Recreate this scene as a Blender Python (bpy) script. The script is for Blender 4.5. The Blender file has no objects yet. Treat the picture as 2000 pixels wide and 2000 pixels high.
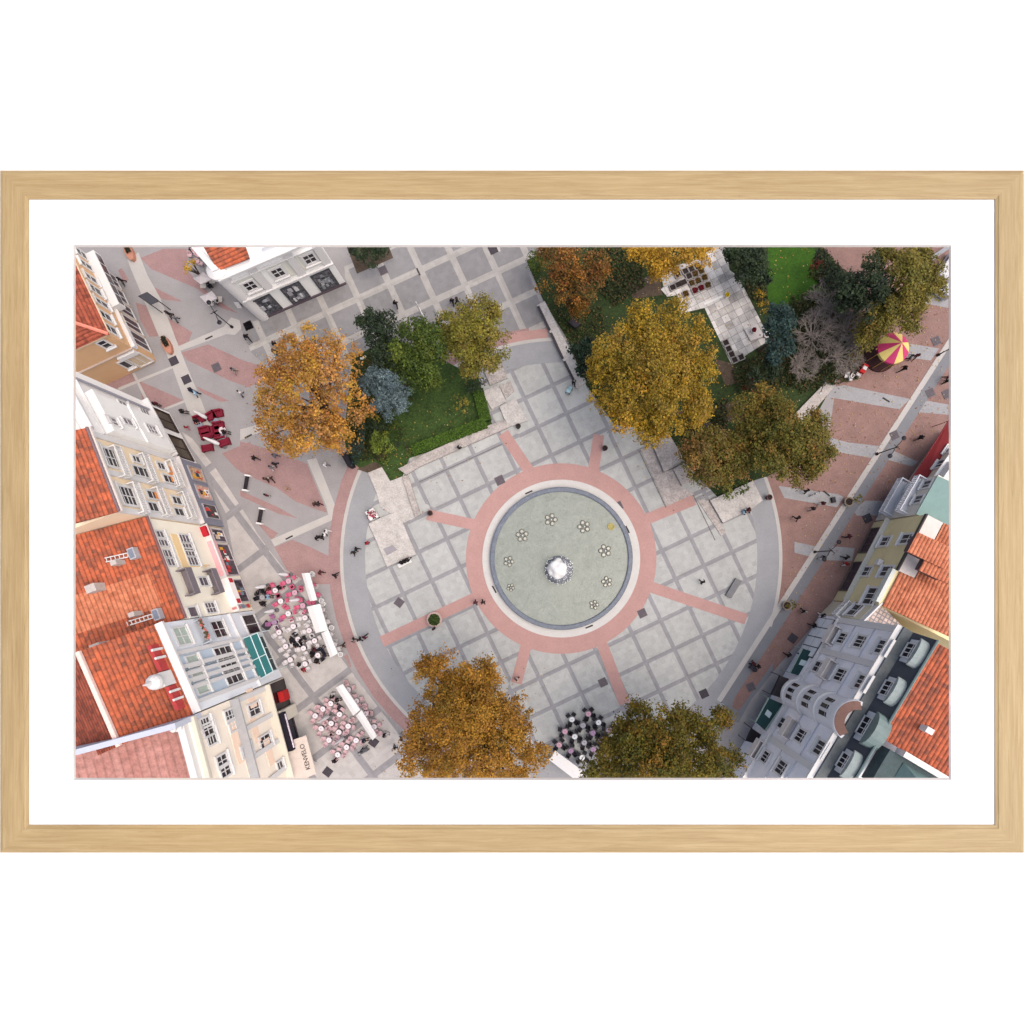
import bpy, bmesh, math, random, zlib
import numpy as np
from mathutils import Vector, Matrix
C = bpy.context.scene.collection
SC = bpy.context.scene
R = math.radians
random.seed(7)
rng = np.random.default_rng(11)

# ------------------------------------------------------------------ camera, sky, sun, exposure
H = 80.0                 # camera height over the square
NU, NV = 1040.0, 1118.0  # the pixel (of 2000) straight below the camera
S = 0.072                # metres per pixel on the ground
cam = bpy.data.cameras.new("camera"); co = bpy.data.objects.new("camera", cam); C.objects.link(co)
co.location = (0, 0, H); co.rotation_euler = (0, 0, 0)
cam.sensor_width = 36; cam.lens = H / S * 36 / 2000
cam.shift_x = (1000 - NU) / 2000; cam.shift_y = (NV - 1000) / 2000
cam.clip_start = 1; cam.clip_end = 2000
SC.camera = co
SUN_EL, SUN_AZ = R(66), R(-14)        # towards the sun: azimuth from +x (the right of the picture), a little below it
w = bpy.data.worlds.new("World"); SC.world = w; w.use_nodes = True
nt = w.node_tree; bg = nt.nodes["Background"]
sky = nt.nodes.new("ShaderNodeTexSky"); sky.sky_type = 'NISHITA'; sky.sun_disc = False
sky.sun_elevation = SUN_EL; sky.sun_rotation = math.pi / 2 - SUN_AZ
sky.dust_density = 6.0; sky.ozone_density = 0.6; sky.air_density = 1.0
nt.links.new(sky.outputs[0], bg.inputs[0]); bg.inputs[1].default_value = 0.15
sl = bpy.data.lights.new("sun", 'SUN'); sl.energy = 1.5; sl.angle = R(95); sl.color = (1.0, 0.95, 0.88)
so = bpy.data.objects.new("sun", sl); C.objects.link(so)
d = Vector((math.cos(SUN_EL) * math.cos(SUN_AZ), math.cos(SUN_EL) * math.sin(SUN_AZ), math.sin(SUN_EL)))
so.rotation_euler = d.to_track_quat('Z', 'Y').to_euler()
SC.view_settings.view_transform = 'Standard'; SC.view_settings.look = 'None'
SC.view_settings.exposure = 0.40; SC.view_settings.gamma = 1
SC.cycles.max_bounces = 6

# ------------------------------------------------------------------ helpers
TI = dict(A=(140,475,.18116), B=(480,475,.18116), C=(820,475,.18116), D=(1160,475,.18116), E=(1510,475,.18116), F=(140,815,.18116),
          G=(480,815,.18116), H=(820,815,.18116), I=(1160,815,.18116), J=(1510,815,.18116), K=(140,1175,.18116), L=(480,1175,.18116),
          M=(820,1175,.18116), N=(1160,1175,.18116), O=(1510,1175,.18116), P=(340,780,.06729), Q=(490,1110,.1087), R=(600,1320,.088),
          S=(1070,1370,.07246), U=(1700,600,.0828), V=(1620,940,.12422), W=(1440,1200,.16563), X=(140,480,.13453), Y=(370,1000,.0621), Z=(420,1090,.07246), p=(0,0,1))
def px(t, *a):                       # detail-view coordinates -> picture pixels (of 2000)
    x0, y0, k = TI[t]
    return [(x0 + a[i] * k, y0 + a[i + 1] * k) for i in range(0, len(a), 2)]
def Wp(u, v, h=0.0):                 # the place at height h that the picture shows at pixel (u, v)
    k = (H - h) / H
    return Vector(((u - NU) * S * k, (NV - v) * S * k, h))
def lin(c):
    return tuple((x / 255 / 12.92 if x <= 10 else ((x / 255 + .055) / 1.055) ** 2.4) for x in c)
_m = {}
EX = 1.55
def M(rgb, var=.10, scale=1.5, rough=.8, bump=0.0, name=None, metal=0.0, spec=.3, fine=12.0):
    key = (EX, rgb, var, scale, rough, bump, metal, spec, fine)
    if key in _m: return _m[key]
    m = bpy.data.materials.new(name or "surface"); m.use_nodes = True
    n, l = m.node_tree.nodes, m.node_tree.links
    b = n["Principled BSDF"]; b.inputs["Roughness"].default_value = rough; b.inputs["Metallic"].default_value = metal
    b.inputs["Specular IOR Level"].default_value = spec
    c = [min(x / EX, .9) for x in lin(rgb)]
    tc = n.new("ShaderNodeTexCoord")
    n1 = n.new("ShaderNodeTexNoise"); n1.inputs["Scale"].default_value = scale; n1.inputs["Detail"].default_value = 6; n1.inputs["Roughness"].default_value = .65
    n2 = n.new("ShaderNodeTexNoise"); n2.inputs["Scale"].default_value = fine; n2.inputs["Detail"].default_value = 2
    l.new(tc.outputs["Object"], n1.inputs["Vector"]); l.new(tc.outputs["Object"], n2.inputs["Vector"])
    a = n.new("ShaderNodeMath"); a.operation = 'ADD'; l.new(n1.outputs[0], a.inputs[0]); l.new(n2.outputs[0], a.inputs[1])
    mr = n.new("ShaderNodeMapRange"); mr.inputs[1].default_value = .7; mr.inputs[2].default_value = 1.3
    mr.inputs[3].default_value = 1 - var; mr.inputs[4].default_value = 1 + var; l.new(a.outputs[0], mr.inputs[0])
    v = n.new("ShaderNodeVectorMath"); v.operation = 'SCALE'; v.inputs[0].default_value = c; l.new(mr.outputs[0], v.inputs["Scale"])
    l.new(v.outputs[0], b.inputs["Base Color"])
    if bump:
        bp = n.new("ShaderNodeBump"); bp.inputs["Strength"].default_value = bump; bp.inputs["Distance"].default_value = .05
        l.new(n2.outputs[0], bp.inputs["Height"]); l.new(bp.outputs[0], b.inputs["Normal"])
    _m[key] = m
    return m
def mth(n, l, op, a, b=None):
    x = n.new("ShaderNodeMath"); x.operation = op
    for i, q in enumerate((a, b)):
        if q is None: continue
        if isinstance(q, (int, float)): x.inputs[i].default_value = q
        else: l.new(q, x.inputs[i])
    return x.outputs[0]
def grid_mat(base, line, spx, spy, lw, rot, var=.05, name="slabs"):
    m = bpy.data.materials.new(name); m.use_nodes = True; n, l = m.node_tree.nodes, m.node_tree.links
    b = n["Principled BSDF"]; b.inputs["Roughness"].default_value = .75; b.inputs["Specular IOR Level"].default_value = .25
    tc = n.new("ShaderNodeTexCoord"); mp = n.new("ShaderNodeMapping"); mp.inputs["Rotation"].default_value = (0, 0, rot)
    l.new(tc.outputs["Object"], mp.inputs[0]); sp = n.new("ShaderNodeSeparateXYZ"); l.new(mp.outputs[0], sp.inputs[0])
    masks, cells = [], []
    for o, q in ((0, spx), (1, spy)):
        a = mth(n, l, 'ADD', mth(n, l, 'DIVIDE', sp.outputs[o], q), 100.5)
        f = mth(n, l, 'ABSOLUTE', mth(n, l, 'SUBTRACT', mth(n, l, 'FRACT', a), .5))
        masks.append(mth(n, l, 'LESS_THAN', f, lw / 2 / q))
        cells.append(mth(n, l, 'FLOOR', mth(n, l, 'ADD', a, .5)))
    mask = mth(n, l, 'MAXIMUM', *masks)
    cv = n.new("ShaderNodeCombineXYZ"); l.new(cells[0], cv.inputs[0]); l.new(cells[1], cv.inputs[1])
    wn = n.new("ShaderNodeTexWhiteNoise"); wn.noise_dimensions = '3D'; l.new(cv.outputs[0], wn.inputs[0])
    n1 = n.new("ShaderNodeTexNoise"); n1.inputs["Scale"].default_value = .45; n1.inputs["Detail"].default_value = 9; n1.inputs["Roughness"].default_value = .75
    l.new(tc.outputs["Object"], n1.inputs["Vector"])
    n3 = n.new("ShaderNodeTexNoise"); n3.inputs["Scale"].default_value = 6; n3.inputs["Detail"].default_value = 3; l.new(tc.outputs["Object"], n3.inputs["Vector"])
    k = mth(n, l, 'ADD', mth(n, l, 'MULTIPLY', mth(n, l, 'SUBTRACT', wn.outputs[0], .5), var * 1.6), mth(n, l, 'MULTIPLY', mth(n, l, 'SUBTRACT', n1.outputs[0], .5), var * 5))
    k = mth(n, l, 'ADD', k, mth(n, l, 'MULTIPLY', mth(n, l, 'SUBTRACT', n3.outputs[0], .5), .25))
    s2 = [mth(n, l, 'FLOOR', mth(n, l, 'DIVIDE', sp.outputs[o], .62)) for o in (0, 1)]; c2_ = n.new("ShaderNodeCombineXYZ"); l.new(s2[0], c2_.inputs[0]); l.new(s2[1], c2_.inputs[1])
    w2 = n.new("ShaderNodeTexWhiteNoise"); w2.noise_dimensions = '3D'; l.new(c2_.outputs[0], w2.inputs[0]); k = mth(n, l, 'ADD', k, mth(n, l, 'MULTIPLY', mth(n, l, 'SUBTRACT', w2.outputs[0], .5), .13))
    n4 = n.new("ShaderNodeTexNoise"); n4.inputs["Scale"].default_value = 1.3; n4.inputs["Detail"].default_value = 8; n4.inputs["Roughness"].default_value = .8; l.new(tc.outputs["Object"], n4.inputs["Vector"])
    k = mth(n, l, 'ADD', k, mth(n, l, 'MULTIPLY', mth(n, l, 'MINIMUM', mth(n, l, 'SUBTRACT', n4.outputs[0], .44), 0.0), 1.3))
    k = mth(n, l, 'ADD', k, 1.0)
    mx = n.new("ShaderNodeMix"); mx.data_type = 'RGBA'; l.new(mask, mx.inputs[0])
    mx.inputs[6].default_value = (*[x / EX for x in lin(base)], 1); mx.inputs[7].default_value = (*[x / EX for x in lin(line)], 1)
    v = n.new("ShaderNodeVectorMath"); v.operation = 'SCALE'; l.new(mx.outputs[2], v.inputs[0]); l.new(k, v.inputs["Scale"])
    l.new(v.outputs[0], b.inputs["Base Color"])
    return m
def tile_mat(rgb, rgb2, tw=.42, th=.46, name="roof_tiles", gapk=.65):
    m = bpy.data.materials.new(name); m.use_nodes = True; n, l = m.node_tree.nodes, m.node_tree.links
    b = n["Principled BSDF"]; b.inputs["Roughness"].default_value = .75; b.inputs["Specular IOR Level"].default_value = .25
    uv = n.new("ShaderNodeUVMap"); uv.uv_map = "UVMap"; sp = n.new("ShaderNodeSeparateXYZ"); l.new(uv.outputs[0], sp.inputs[0])
    a = mth(n, l, 'ADD', mth(n, l, 'DIVIDE', sp.outputs[0], tw), 500.0); c = mth(n, l, 'ADD', mth(n, l, 'DIVIDE', sp.outputs[1], th), 500.0)
    cv = n.new("ShaderNodeCombineXYZ"); l.new(mth(n, l, 'FLOOR', a), cv.inputs[0]); l.new(mth(n, l, 'FLOOR', c), cv.inputs[1])
    wn = n.new("ShaderNodeTexWhiteNoise"); wn.noise_dimensions = '3D'; l.new(cv.outputs[0], wn.inputs[0])
    fa, fc = mth(n, l, 'FRACT', a), mth(n, l, 'FRACT', c)
    hill = mth(n, l, 'SINE', mth(n, l, 'MULTIPLY', fa, math.pi))
    hgt = mth(n, l, 'ADD', hill, mth(n, l, 'MULTIPLY', fc, -.5))
    bp = n.new("ShaderNodeBump"); bp.inputs["Strength"].default_value = .9; bp.inputs["Distance"].default_value = .09; l.new(hgt, bp.inputs["Height"]); l.new(bp.outputs[0], b.inputs["Normal"])
    n1 = n.new("ShaderNodeTexNoise"); n1.inputs["Scale"].default_value = .5; n1.inputs["Detail"].default_value = 7; l.new(uv.outputs[0], n1.inputs["Vector"])
    mx = n.new("ShaderNodeMix"); mx.data_type = 'RGBA'
    n5 = n.new("ShaderNodeTexNoise"); n5.inputs["Scale"].default_value = 1.6; n5.inputs["Detail"].default_value = 9; n5.inputs["Roughness"].default_value = .8; l.new(uv.outputs[0], n5.inputs["Vector"])
    pw = mth(n, l, 'POWER', wn.outputs[0], 2.2)
    l.new(mth(n, l, 'ADD', mth(n, l, 'MULTIPLY', pw, .85), mth(n, l, 'MULTIPLY', mth(n, l, 'SUBTRACT', n1.outputs[0], .42), 2.0)), mx.inputs[0]); mx.clamp_factor = True
    mx.inputs[6].default_value = (*[x / EX for x in lin(rgb)], 1); mx.inputs[7].default_value = (*[x / EX for x in lin(rgb2)], 1)
    gap = mth(n, l, 'MULTIPLY', mth(n, l, 'MULTIPLY_ADD', mth(n, l, 'GREATER_THAN', hill, .38), 1 - gapk), mth(n, l, 'ADD', .0, 1.0))
    gap.node.inputs[0].links[0].from_node.inputs[2].default_value = gapk
    v = n.new("ShaderNodeVectorMath"); v.operation = 'SCALE'; l.new(mx.outputs[2], v.inputs[0]); soot = mth(n, l, 'MULTIPLY', gap, mth(n, l, 'ADD', mth(n, l, 'MULTIPLY', mth(n, l, 'MINIMUM', mth(n, l, 'SUBTRACT', n5.outputs[0], .5), .08), 2.6), 1.08)); l.new(soot, v.inputs["Scale"])
    l.new(v.outputs[0], b.inputs["Base Color"])
    return m
def tag(o, label=None, cat=None, group=None, kind=None):
    if label: o["label"] = label
    if cat: o["category"] = cat
    if group: o["group"] = group
    if kind: o["kind"] = kind
    return o
class MB:                            # collects shapes of one mesh
    def __init__(s): s.v = []; s.f = []; s.mi = []; s.cur = 0; s.uv = None
    def add(s, vs, fs):
        b = len(s.v); s.v += [tuple(x) for x in vs]
        for f in fs: s.f.append([b + i for i in f]); s.mi.append(s.cur)
        return s
    def obox(s, c, ax, ay, az):      # centre and three half-axes
        c, ax, ay, az = map(Vector, (c, ax, ay, az))
        vs = [c + ax * i + ay * j + az * k for k in (-1, 1) for j in (-1, 1) for i in (-1, 1)]
        fs = [(0, 2, 3, 1), (4, 5, 7, 6), (0, 1, 5, 4), (2, 6, 7, 3), (0, 4, 6, 2), (1, 3, 7, 5)]
        if ax.cross(ay).dot(az) < 0: fs = [f[::-1] for f in fs]
        return s.add(vs, fs)
    def box(s, x0, y0, z0, x1, y1, z1):
        return s.obox(((x0 + x1) / 2, (y0 + y1) / 2, (z0 + z1) / 2), ((x1 - x0) / 2, 0, 0), (0, (y1 - y0) / 2, 0), (0, 0, (z1 - z0) / 2))
    def prism(s, pts, z0, z1):       # outline (x, y) pulled up
        p = [Vector((q[0], q[1])) for q in pts]
        if sum(p[i].x * p[(i + 1) % len(p)].y - p[(i + 1) % len(p)].x * p[i].y for i in range(len(p))) < 0: p = p[::-1]
        n = len(p)
        return s.add([(q.x, q.y, z0) for q in p] + [(q.x, q.y, z1) for q in p], [tuple(range(n))[::-1], tuple(range(n, 2 * n))] + [(i, (i + 1) % n, n + (i + 1) % n, n + i) for i in range(n)])
    def ring(s, prof, n=32, c=(0, 0), a0=0, a1=2 * math.pi, cap=True):   # lathe of (r, z) profile
        full = abs(a1 - a0 - 2 * math.pi) < 1e-6; k = n if full else n + 1
        vs = [(c[0] + r * math.cos(a0 + (a1 - a0) * i / n), c[1] + r * math.sin(a0 + (a1 - a0) * i / n), z) for r, z in prof for i in range(k)]
        fs = [(j * k + i, j * k + (i + 1) % k, (j + 1) * k + (i + 1) % k, (j + 1) * k + i) for j in range(len(prof) - 1) for i in range(n)]
        if cap and full:
            if prof[0][0] > 1e-6: fs.append(tuple(range(k))[::-1])
            if prof[-1][0] > 1e-6: fs.append(tuple((len(prof) - 1) * k + i for i in range(k)))
        return s.add(vs, fs)
    def tube(s, pts, rads, n=6):
        pts = [Vector(p) for p in pts]; vs, fs = [], []
        if isinstance(rads, (int, float)): rads = [rads] * len(pts)
        for i, p in enumerate(pts):
            t = (pts[min(i + 1, len(pts) - 1)] - pts[max(i - 1, 0)]).normalized()
            a = t.orthogonal().normalized(); bb = t.cross(a)
            vs += [p + (a * math.cos(2 * math.pi * k / n) + bb * math.sin(2 * math.pi * k / n)) * rads[i] for k in range(n)]
        for i in range(len(pts) - 1):
            fs += [(i * n + k, i * n + (k + 1) % n, (i + 1) * n + (k + 1) % n, (i + 1) * n + k) for k in range(n)]
        fs += [tuple(range(n))[::-1], tuple((len(pts) - 1) * n + k for k in range(n))]
        return s.add(vs, fs)
    def ball(s, c, r, n=10, m=7, sq=1.0):
        prof = [(max(r * math.sin(math.pi * j / m), 1e-4), c[2] - r * sq * math.cos(math.pi * j / m)) for j in range(m + 1)]
        return s.ring(prof, n, (c[0], c[1]))
    def mesh(s, name, mats):
        me = bpy.data.meshes.new(name); me.from_pydata(s.v, [], s.f)
        for x in (mats if isinstance(mats, (list, tuple)) else [mats]): me.materials.append(x)
        me.polygons.foreach_set("material_index", s.mi)
        return me
    def build(s, name, mats, parent=None, smooth=False, loc=None):
        me = s.mesh(name, mats); o = bpy.data.objects.new(name, me); C.objects.link(o)
        if smooth: me.polygons.foreach_set("use_smooth", [True] * len(me.polygons))
        if parent: o.parent = parent; o.matrix_parent_inverse = Matrix.Translation(-parent.location) if loc is None else Matrix()
        if loc is not None: o.location = loc
        return o
def thing(name, label, cat, loc=(0, 0, 0), group=None, rz=0):
    o = bpy.data.objects.new(name, None); C.objects.link(o); o.location = loc; o.rotation_euler.z = rz; o.empty_display_size = .3
    return tag(o, label, cat, group)
def local(o, parent):                # a part modelled round its thing's base
    o.parent = parent; o.matrix_parent_inverse = Matrix(); return o
def sheet(name, pts, m, layer, label, cat="paving"):
    me = bpy.data.meshes.new(name); bm = bmesh.new()
    w_ = [Wp(*p) for p in pts]; sheet.i += 1; zz = .006 * layer + sheet.i * 5e-5
    bm.faces.new([bm.verts.new((p.x, p.y, zz)) for p in w_]); bm.normal_update()
    if bm.faces[:][0].normal.z < 0: bmesh.ops.reverse_faces(bm, faces=bm.faces[:])
    bmesh.ops.triangulate(bm, faces=bm.faces[:]); bm.to_mesh(me); bm.free(); me.materials.append(m)
    o = bpy.data.objects.new(name, me); C.objects.link(o)
    return tag(o, label, cat, kind='structure')
sheet.i = 0
def strip(a, b, wd):                 # a straight band between two pixels, wd pixels wide
    ax, ay = a; bx, by = b; L = math.hypot(bx - ax, by - ay); nx, ny = -(by - ay) / L * wd / 2, (bx - ax) / L * wd / 2
    return [(ax + nx, ay + ny), (bx + nx, by + ny), (bx - nx, by - ny), (ax - nx, ay - ny)]
def arc(r, a0, a1, n=24, c=(1096, 1091)):
    return [(c[0] + r * math.cos(R(a0 + (a1 - a0) * i / n)), c[1] + r * math.sin(R(a0 + (a1 - a0) * i / n))) for i in range(n + 1)]
def copy_tree(o, parent=None):
    c = o.copy(); C.objects.link(c)
    if parent: c.parent = parent
    for ch in list(o.children): copy_tree(ch, c)
    return c
WHITE = M((246, 244, 243), .03, .4, .7); CREAM = M((240, 232, 215), .05, .6); GLASS = M((38, 34, 44), .25, .8, .12, spec=.6)
IRON = M((34, 32, 38), .1, 2, .5); STONE = M((206, 200, 196), .26, .9, .85, .3, fine=5); STONE2 = M((190, 181, 177), .34, 1.1, .85, .3, fine=5)

# ------------------------------------------------------------------ wall, frame and mat
PR = (147.8, 482.8, 1853.2, 1519.2)   # the opening
mw = M((255, 255, 255), .0, 1, .9); mw.node_tree.nodes["Principled BSDF"].inputs["Base Color"].default_value = (.9, .9, .9, 1)
b = MB().box(-260, -260, -.9, 260, 260, -.6); tag(b.build("wall", mw), "plain white wall behind the frame", "wall", kind='structure')
def wood(horizontal):
    m = bpy.data.materials.new("oak"); m.use_nodes = True; n, l = m.node_tree.nodes, m.node_tree.links; bs = n["Principled BSDF"]; bs.inputs["Roughness"].default_value = .6
    tc = n.new("ShaderNodeTexCoord"); mp = n.new("ShaderNodeMapping"); mp.inputs["Scale"].default_value = (.07, 1.6, 1) if horizontal else (1.6, .07, 1)
    l.new(tc.outputs["Object"], mp.inputs[0]); a = n.new("ShaderNodeTexNoise"); a.inputs["Scale"].default_value = 1.6; a.inputs["Detail"].default_value = 9; a.inputs["Roughness"].default_value = .75; a.inputs["Distortion"].default_value = .6
    l.new(mp.outputs[0], a.inputs["Vector"]); cr = n.new("ShaderNodeValToRGB")
    cr.color_ramp.elements[0].position = .3; cr.color_ramp.elements[0].color = (*[x / EX for x in lin((170, 141, 92))], 1)
    cr.color_ramp.elements[1].position = .72; cr.color_ramp.elements[1].color = (*[x / EX for x in lin((208, 184, 136))], 1)
    l.new(a.outputs[0], cr.inputs[0]); l.new(cr.outputs[0], bs.inputs["Base Color"]); return m
fr = thing("picture_frame", "wide pale oak frame with white mat hung on the white wall", "picture frame", (0, 0, 0))
FO, FI = (0.4, 333.2, 1999.6, 1665.2), (57, 390, 1942.5, 1610.5)
zt, wo = .45, (wood(True), wood(False))
def corner(r, k, dpx=0):
    return [(r[0] + dpx, r[1] + dpx), (r[2] - dpx, r[1] + dpx), (r[2] - dpx, r[3] - dpx), (r[0] + dpx, r[3] - dpx)][k]
for k in range(4):
    prof = [(FO, -.6, 0), (FO, zt - .2, 0), (FO, zt, 5), (FI, zt, -9), (FI, zt - .1, -6), (FI, zt - .18, -1), (FI, .12, 0)]
    vs, fs = [], []
    for kk in (k, (k + 1) % 4):
        for r, z, dp in prof: vs.append(Wp(*corner(r, kk, dp), z))
    n_ = len(prof); fs = [(i, i + 1, n_ + i + 1, n_ + i) for i in range(n_ - 1)] + [tuple(range(n_)), tuple(range(n_, 2 * n_))[::-1], (0, n_, 2 * n_ - 1, n_ - 1)]
    mbx = MB().add(vs, fs); mbx.build("rail", wo[k % 2], fr)
mt = MB()
for k in range(4):
    q = (k + 1) % 4; OP = PR; zz = .16
    o0, o1 = Wp(*corner(FI, k, -8), zz), Wp(*corner(FI, q, -8), zz); i0, i1 = Wp(*corner(OP, k, -4.2), zz), Wp(*corner(OP, q, -4.2), zz)
    mt.cur = 0; mt.add([o0, o1, i1, i0], [(0, 3, 2, 1)])
    mt.cur = 1; mt.add([i0, i1, Wp(*corner(OP, q), -.02), Wp(*corner(OP, k), -.02)], [(0, 3, 2, 1)])
mt.build("mat_board", [mw, M((222, 218, 216), .02, 1)], fr)  # grey bevel core: the slanted face's weaker light is put into its colour

# ------------------------------------------------------------------ ground
g_base = M((167, 163, 164), .13, .35, .8, fine=7); g_red = M((172, 139, 137), .16, .6, .85, fine=5); g_red2 = M((154, 122, 115), .22, .5, .85, fine=5)
g_ring = M((196, 155, 149), .10, .5, .85, fine=6); g_grey = M((163, 164, 168), .10, .4, .8, fine=6); g_light = M((201, 196, 192), .07, .6, .8, fine=6)
g_dark = M((136, 137, 143), .08, .5, .8, fine=6); g_grey2 = M((168, 167, 170), .14, .6, .8, fine=4)
g_lawn = M((50, 66, 32), .5, .5, .95, .6, fine=4); g_soil = M((92, 78, 66), .35, .8, .95, .6, fine=4); g_lawn2 = M((58, 96, 22), .35, .7, .95, .6, fine=5)
sheet("ground", [(60, 400), (1940, 400), (1940, 1600), (60, 1600)], g_base, 0, "grey paving of the square", "ground")
RB = "wedges of red brick paving in the street"
for t, *a in [("A",740,160,990,60,1240,60,1250,300,1500,560,1800,760,1620,700,1350,490,860,280), ("A",880,470,1200,630,1000,610,930,570), ("A",1030,800,1300,960,1250,1090,1130,1110),
              ("A",1180,1180,1470,1090,1930,1300,1930,1560,1700,1480,1240,1260), ("A",690,640,800,670,960,1000,840,1010,740,830), ("A",500,290,540,270,620,400,560,420),
              ("A",250,1410,650,1390,700,1480,480,1570,200,1480), ("A",720,1480,1200,1690,1000,1790,760,1680), ("A",1340,1540,1700,1700,1600,1710,1400,1610),
              ("G",-60,260,200,330,660,500,880,1030,780,1000,540,910,330,760,-60,590), ("G",-60,790,330,960,560,1090,350,1040,-60,850), ("G",100,1100,350,1250,280,1320,150,1170),
              ("G",310,1400,500,1320,700,1400,900,1500,1040,1430,1040,1700,900,1800,640,1800,440,1640), ("F",1620,390,1930,260,1930,640,1780,560), ("B",-10,1270,160,1320,300,1420,160,1500,-10,1560),
              ("L",1040,600,1100,560,1140,700,1100,760)]:
    sheet("brick_paving", px(t, *a), g_red, 1, RB)
LS = "strips of pale stone paving in the street"
for t, *a in [("A",600,180,720,100,820,350,960,600,1130,1050,1250,1350,1400,1700,1500,1960,1380,1960,1250,1800,1090,1350,960,1050,790,640,640,280), ("A",1130,1120,1640,900,1720,800,1810,830,1830,920,1760,990,1670,980,1150,1170),
              ("A",500,1560,1090,1320,1100,1345,510,1590), ("A",650,1400,680,1400,850,1740,820,1750), ("A",990,1780,1250,1680,1260,1700,1010,1800),
              ("G",-60,130,210,60,230,130,-60,250), ("G",660,460,760,440,960,940,930,1110,310,1390,270,1320,890,1050,870,960), ("C",730,100,800,40,860,40,870,90)]:
    sheet("stone_strip", px(t, *a), g_light, 2, LS)
SLL = grid_mat((202, 196, 193), (160, 157, 160), 6.9, 6.9, .95, R(-37), .09)
o = sheet("plaza_paving", px("F",1180,150,1300,230,1560,560,1900,1080,2000,1250) + px("G",260,1440,420,1640,640,1760) + px("L",900,430,1080,620,1180,820,1480,1180,1700,1380,1900,1560,1930,1930,640,1930,100,700) + [(440, 1000), (392, 905)], SLL, 1, "large pale slabs with grey lines along the left shopfronts")
rr = Wp(*px("L",730,1030)[0]); o.data.transform(Matrix.Translation(-Vector((rr.x, rr.y, 0)))); o.location = (rr.x, rr.y, 0)
UPP = grid_mat((148, 146, 148), (184, 180, 176), 67 * S, 65.7 * S, 12.5 * S, R(-24.6), .10)
o = sheet("plaza_paving", px("B",-60,900,200,800,1080,430,1060,250,1560,40) + px("C",1500,20,1150,180,1180,340,1400,930,940,980) + [(700, 800), (560, 700)] + px("B",250,1350,60,1180), UPP, 1, "grey slabs with pale crossing strips in front of the white building")
rr = Wp(*px("C",830,310)[0]); o.data.transform(Matrix.Translation(-Vector((rr.x, rr.y, 0)))); o.location = (rr.x, rr.y, 0)
# right street
sheet("brick_street", px("E",480,30,1600,30,1900,30,1900,1930) + px("J",1900,60,1500,700,1300,960,960,1500,560,2100) + px("N",1500,1250,1380,1040,1900,200) + [(1528, 1110), (1470, 940), (1615, 880), (1640, 700)], g_red2, 1, "red brick street along the right side", "street")
for t, *a in [("E",1480,1085,1790,1135,1700,1265,1430,1230,1400,1170), ("E",600,1560,760,1530,1480,1680,1360,1790,600,1660), ("J",620,220,800,270,1140,310,1070,440,600,360), ("J",60,740,700,830,760,860,690,970,120,870),
              ("J",990,900,1180,900,1160,1060,900,1060,870,1000), ("J",230,1340,490,1400,430,1510,230,1460), ("J",620,1390,880,1410,850,1550,560,1540), ("J",1230,330,1560,480,1500,530,1200,450), ("E",1610,1690,1890,1740,1890,1850,1540,1820),
              ("E",1640,520,1890,560,1890,700,1600,640), ("J",980,1900,700,1900,820,1700,1020,1620)]:
    sheet("cobble_band", px(t, *a), g_grey2, 2, "pale cobble bands crossing the brick street")
cl = [(1862, 656), (1504, 1214), (1404, 1369)]
off = lambda p, k: (p[0] + k * .84, p[1] + k * .54)
sheet("street_gutter", [off(cl[0], 5), off(cl[1], 5), off(cl[2], 5), off(cl[2], 22), off(cl[1], 24), off(cl[0], 24)], g_dark, 5, "dark grey strip beside the pale line in the street")
sheet("street_edge", px("N",1560,880,1930,380,1930,120,1960,60,1640,600,1400,1050,1400,1300,1560,1300,1700,1050,1930,760,1930,660,1560,1180,1490,1130), g_dark, 2, "dark grey paving along the right shopfronts")
# disc with rings
sheet("brick_ring", arc(455, 95, 262) + arc(432, 262, 95), g_red, 3, "red brick ring round the plaza")
sheet("plaza_ring", arc(428, 0, 360, 96), g_grey, 4, "smooth grey ring round the plaza")
for a0, a1 in ((98, 285), (-32, 18)): sheet("kerb_line", arc(432, a0, a1, 60) + arc(425.5, a1, a0, 60), g_light, 6, "thin pale stone line round the plaza", "kerb")
sheet("kerb_line", strip(cl[0], cl[1], 10) [:1] + strip(cl[0], cl[2], 10)[1:3] + strip(cl[0], cl[1], 10)[3:], g_light, 7, "long pale stone line along the right street", "kerb")
sp_ang = [-109, -69, -25, 17.5, 64, 112.5, 155.5, -158]    # the eight spokes (degrees, picture axes)
orig = [px("H",1420,410)[0], px("I",300,450)[0], px("I",1185,1600)[0], px("N",865,510)[0], px("M",1595,680)[0], px("M",730,345)[0], px("H",290,1310)[0], px("H",430,870)[0]]
SLB = grid_mat((191, 192, 190), (158, 157, 161), 61.4 * S, 61.4 * S, 8 * S, R(-25.4), .085)
for k in range(8):
    a0, a1 = sp_ang[k], sp_ang[(k + 1) % 8]
    if a1 < a0: a1 += 360
    o = sheet("plaza_paving", arc(178, a0, a1, 8) + arc(383, a1, a0, 9), SLB, 6, "pale square slabs with grey lines between two red spokes")
    rr = Wp(*orig[k]); o.data.transform(Matrix.Translation(-Vector((rr.x, rr.y, 0)))); o.location = (rr.x, rr.y, 0)
ends = [px("H",900,170), px("H",1930,190), px("I",1080,890), px("N",1640,190), px("N",330,1100), px("M",1040,880), px("L",1470,430), px("H",80,1050)]
for k in range(8):
    a = R(sp_ang[k]); sheet("brick_spoke", strip((1096 + 170 * math.cos(a), 1091 + 170 * math.sin(a)), ends[k][0], 21.5), g_ring, 8, "red brick spoke running out from the fountain")
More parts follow.
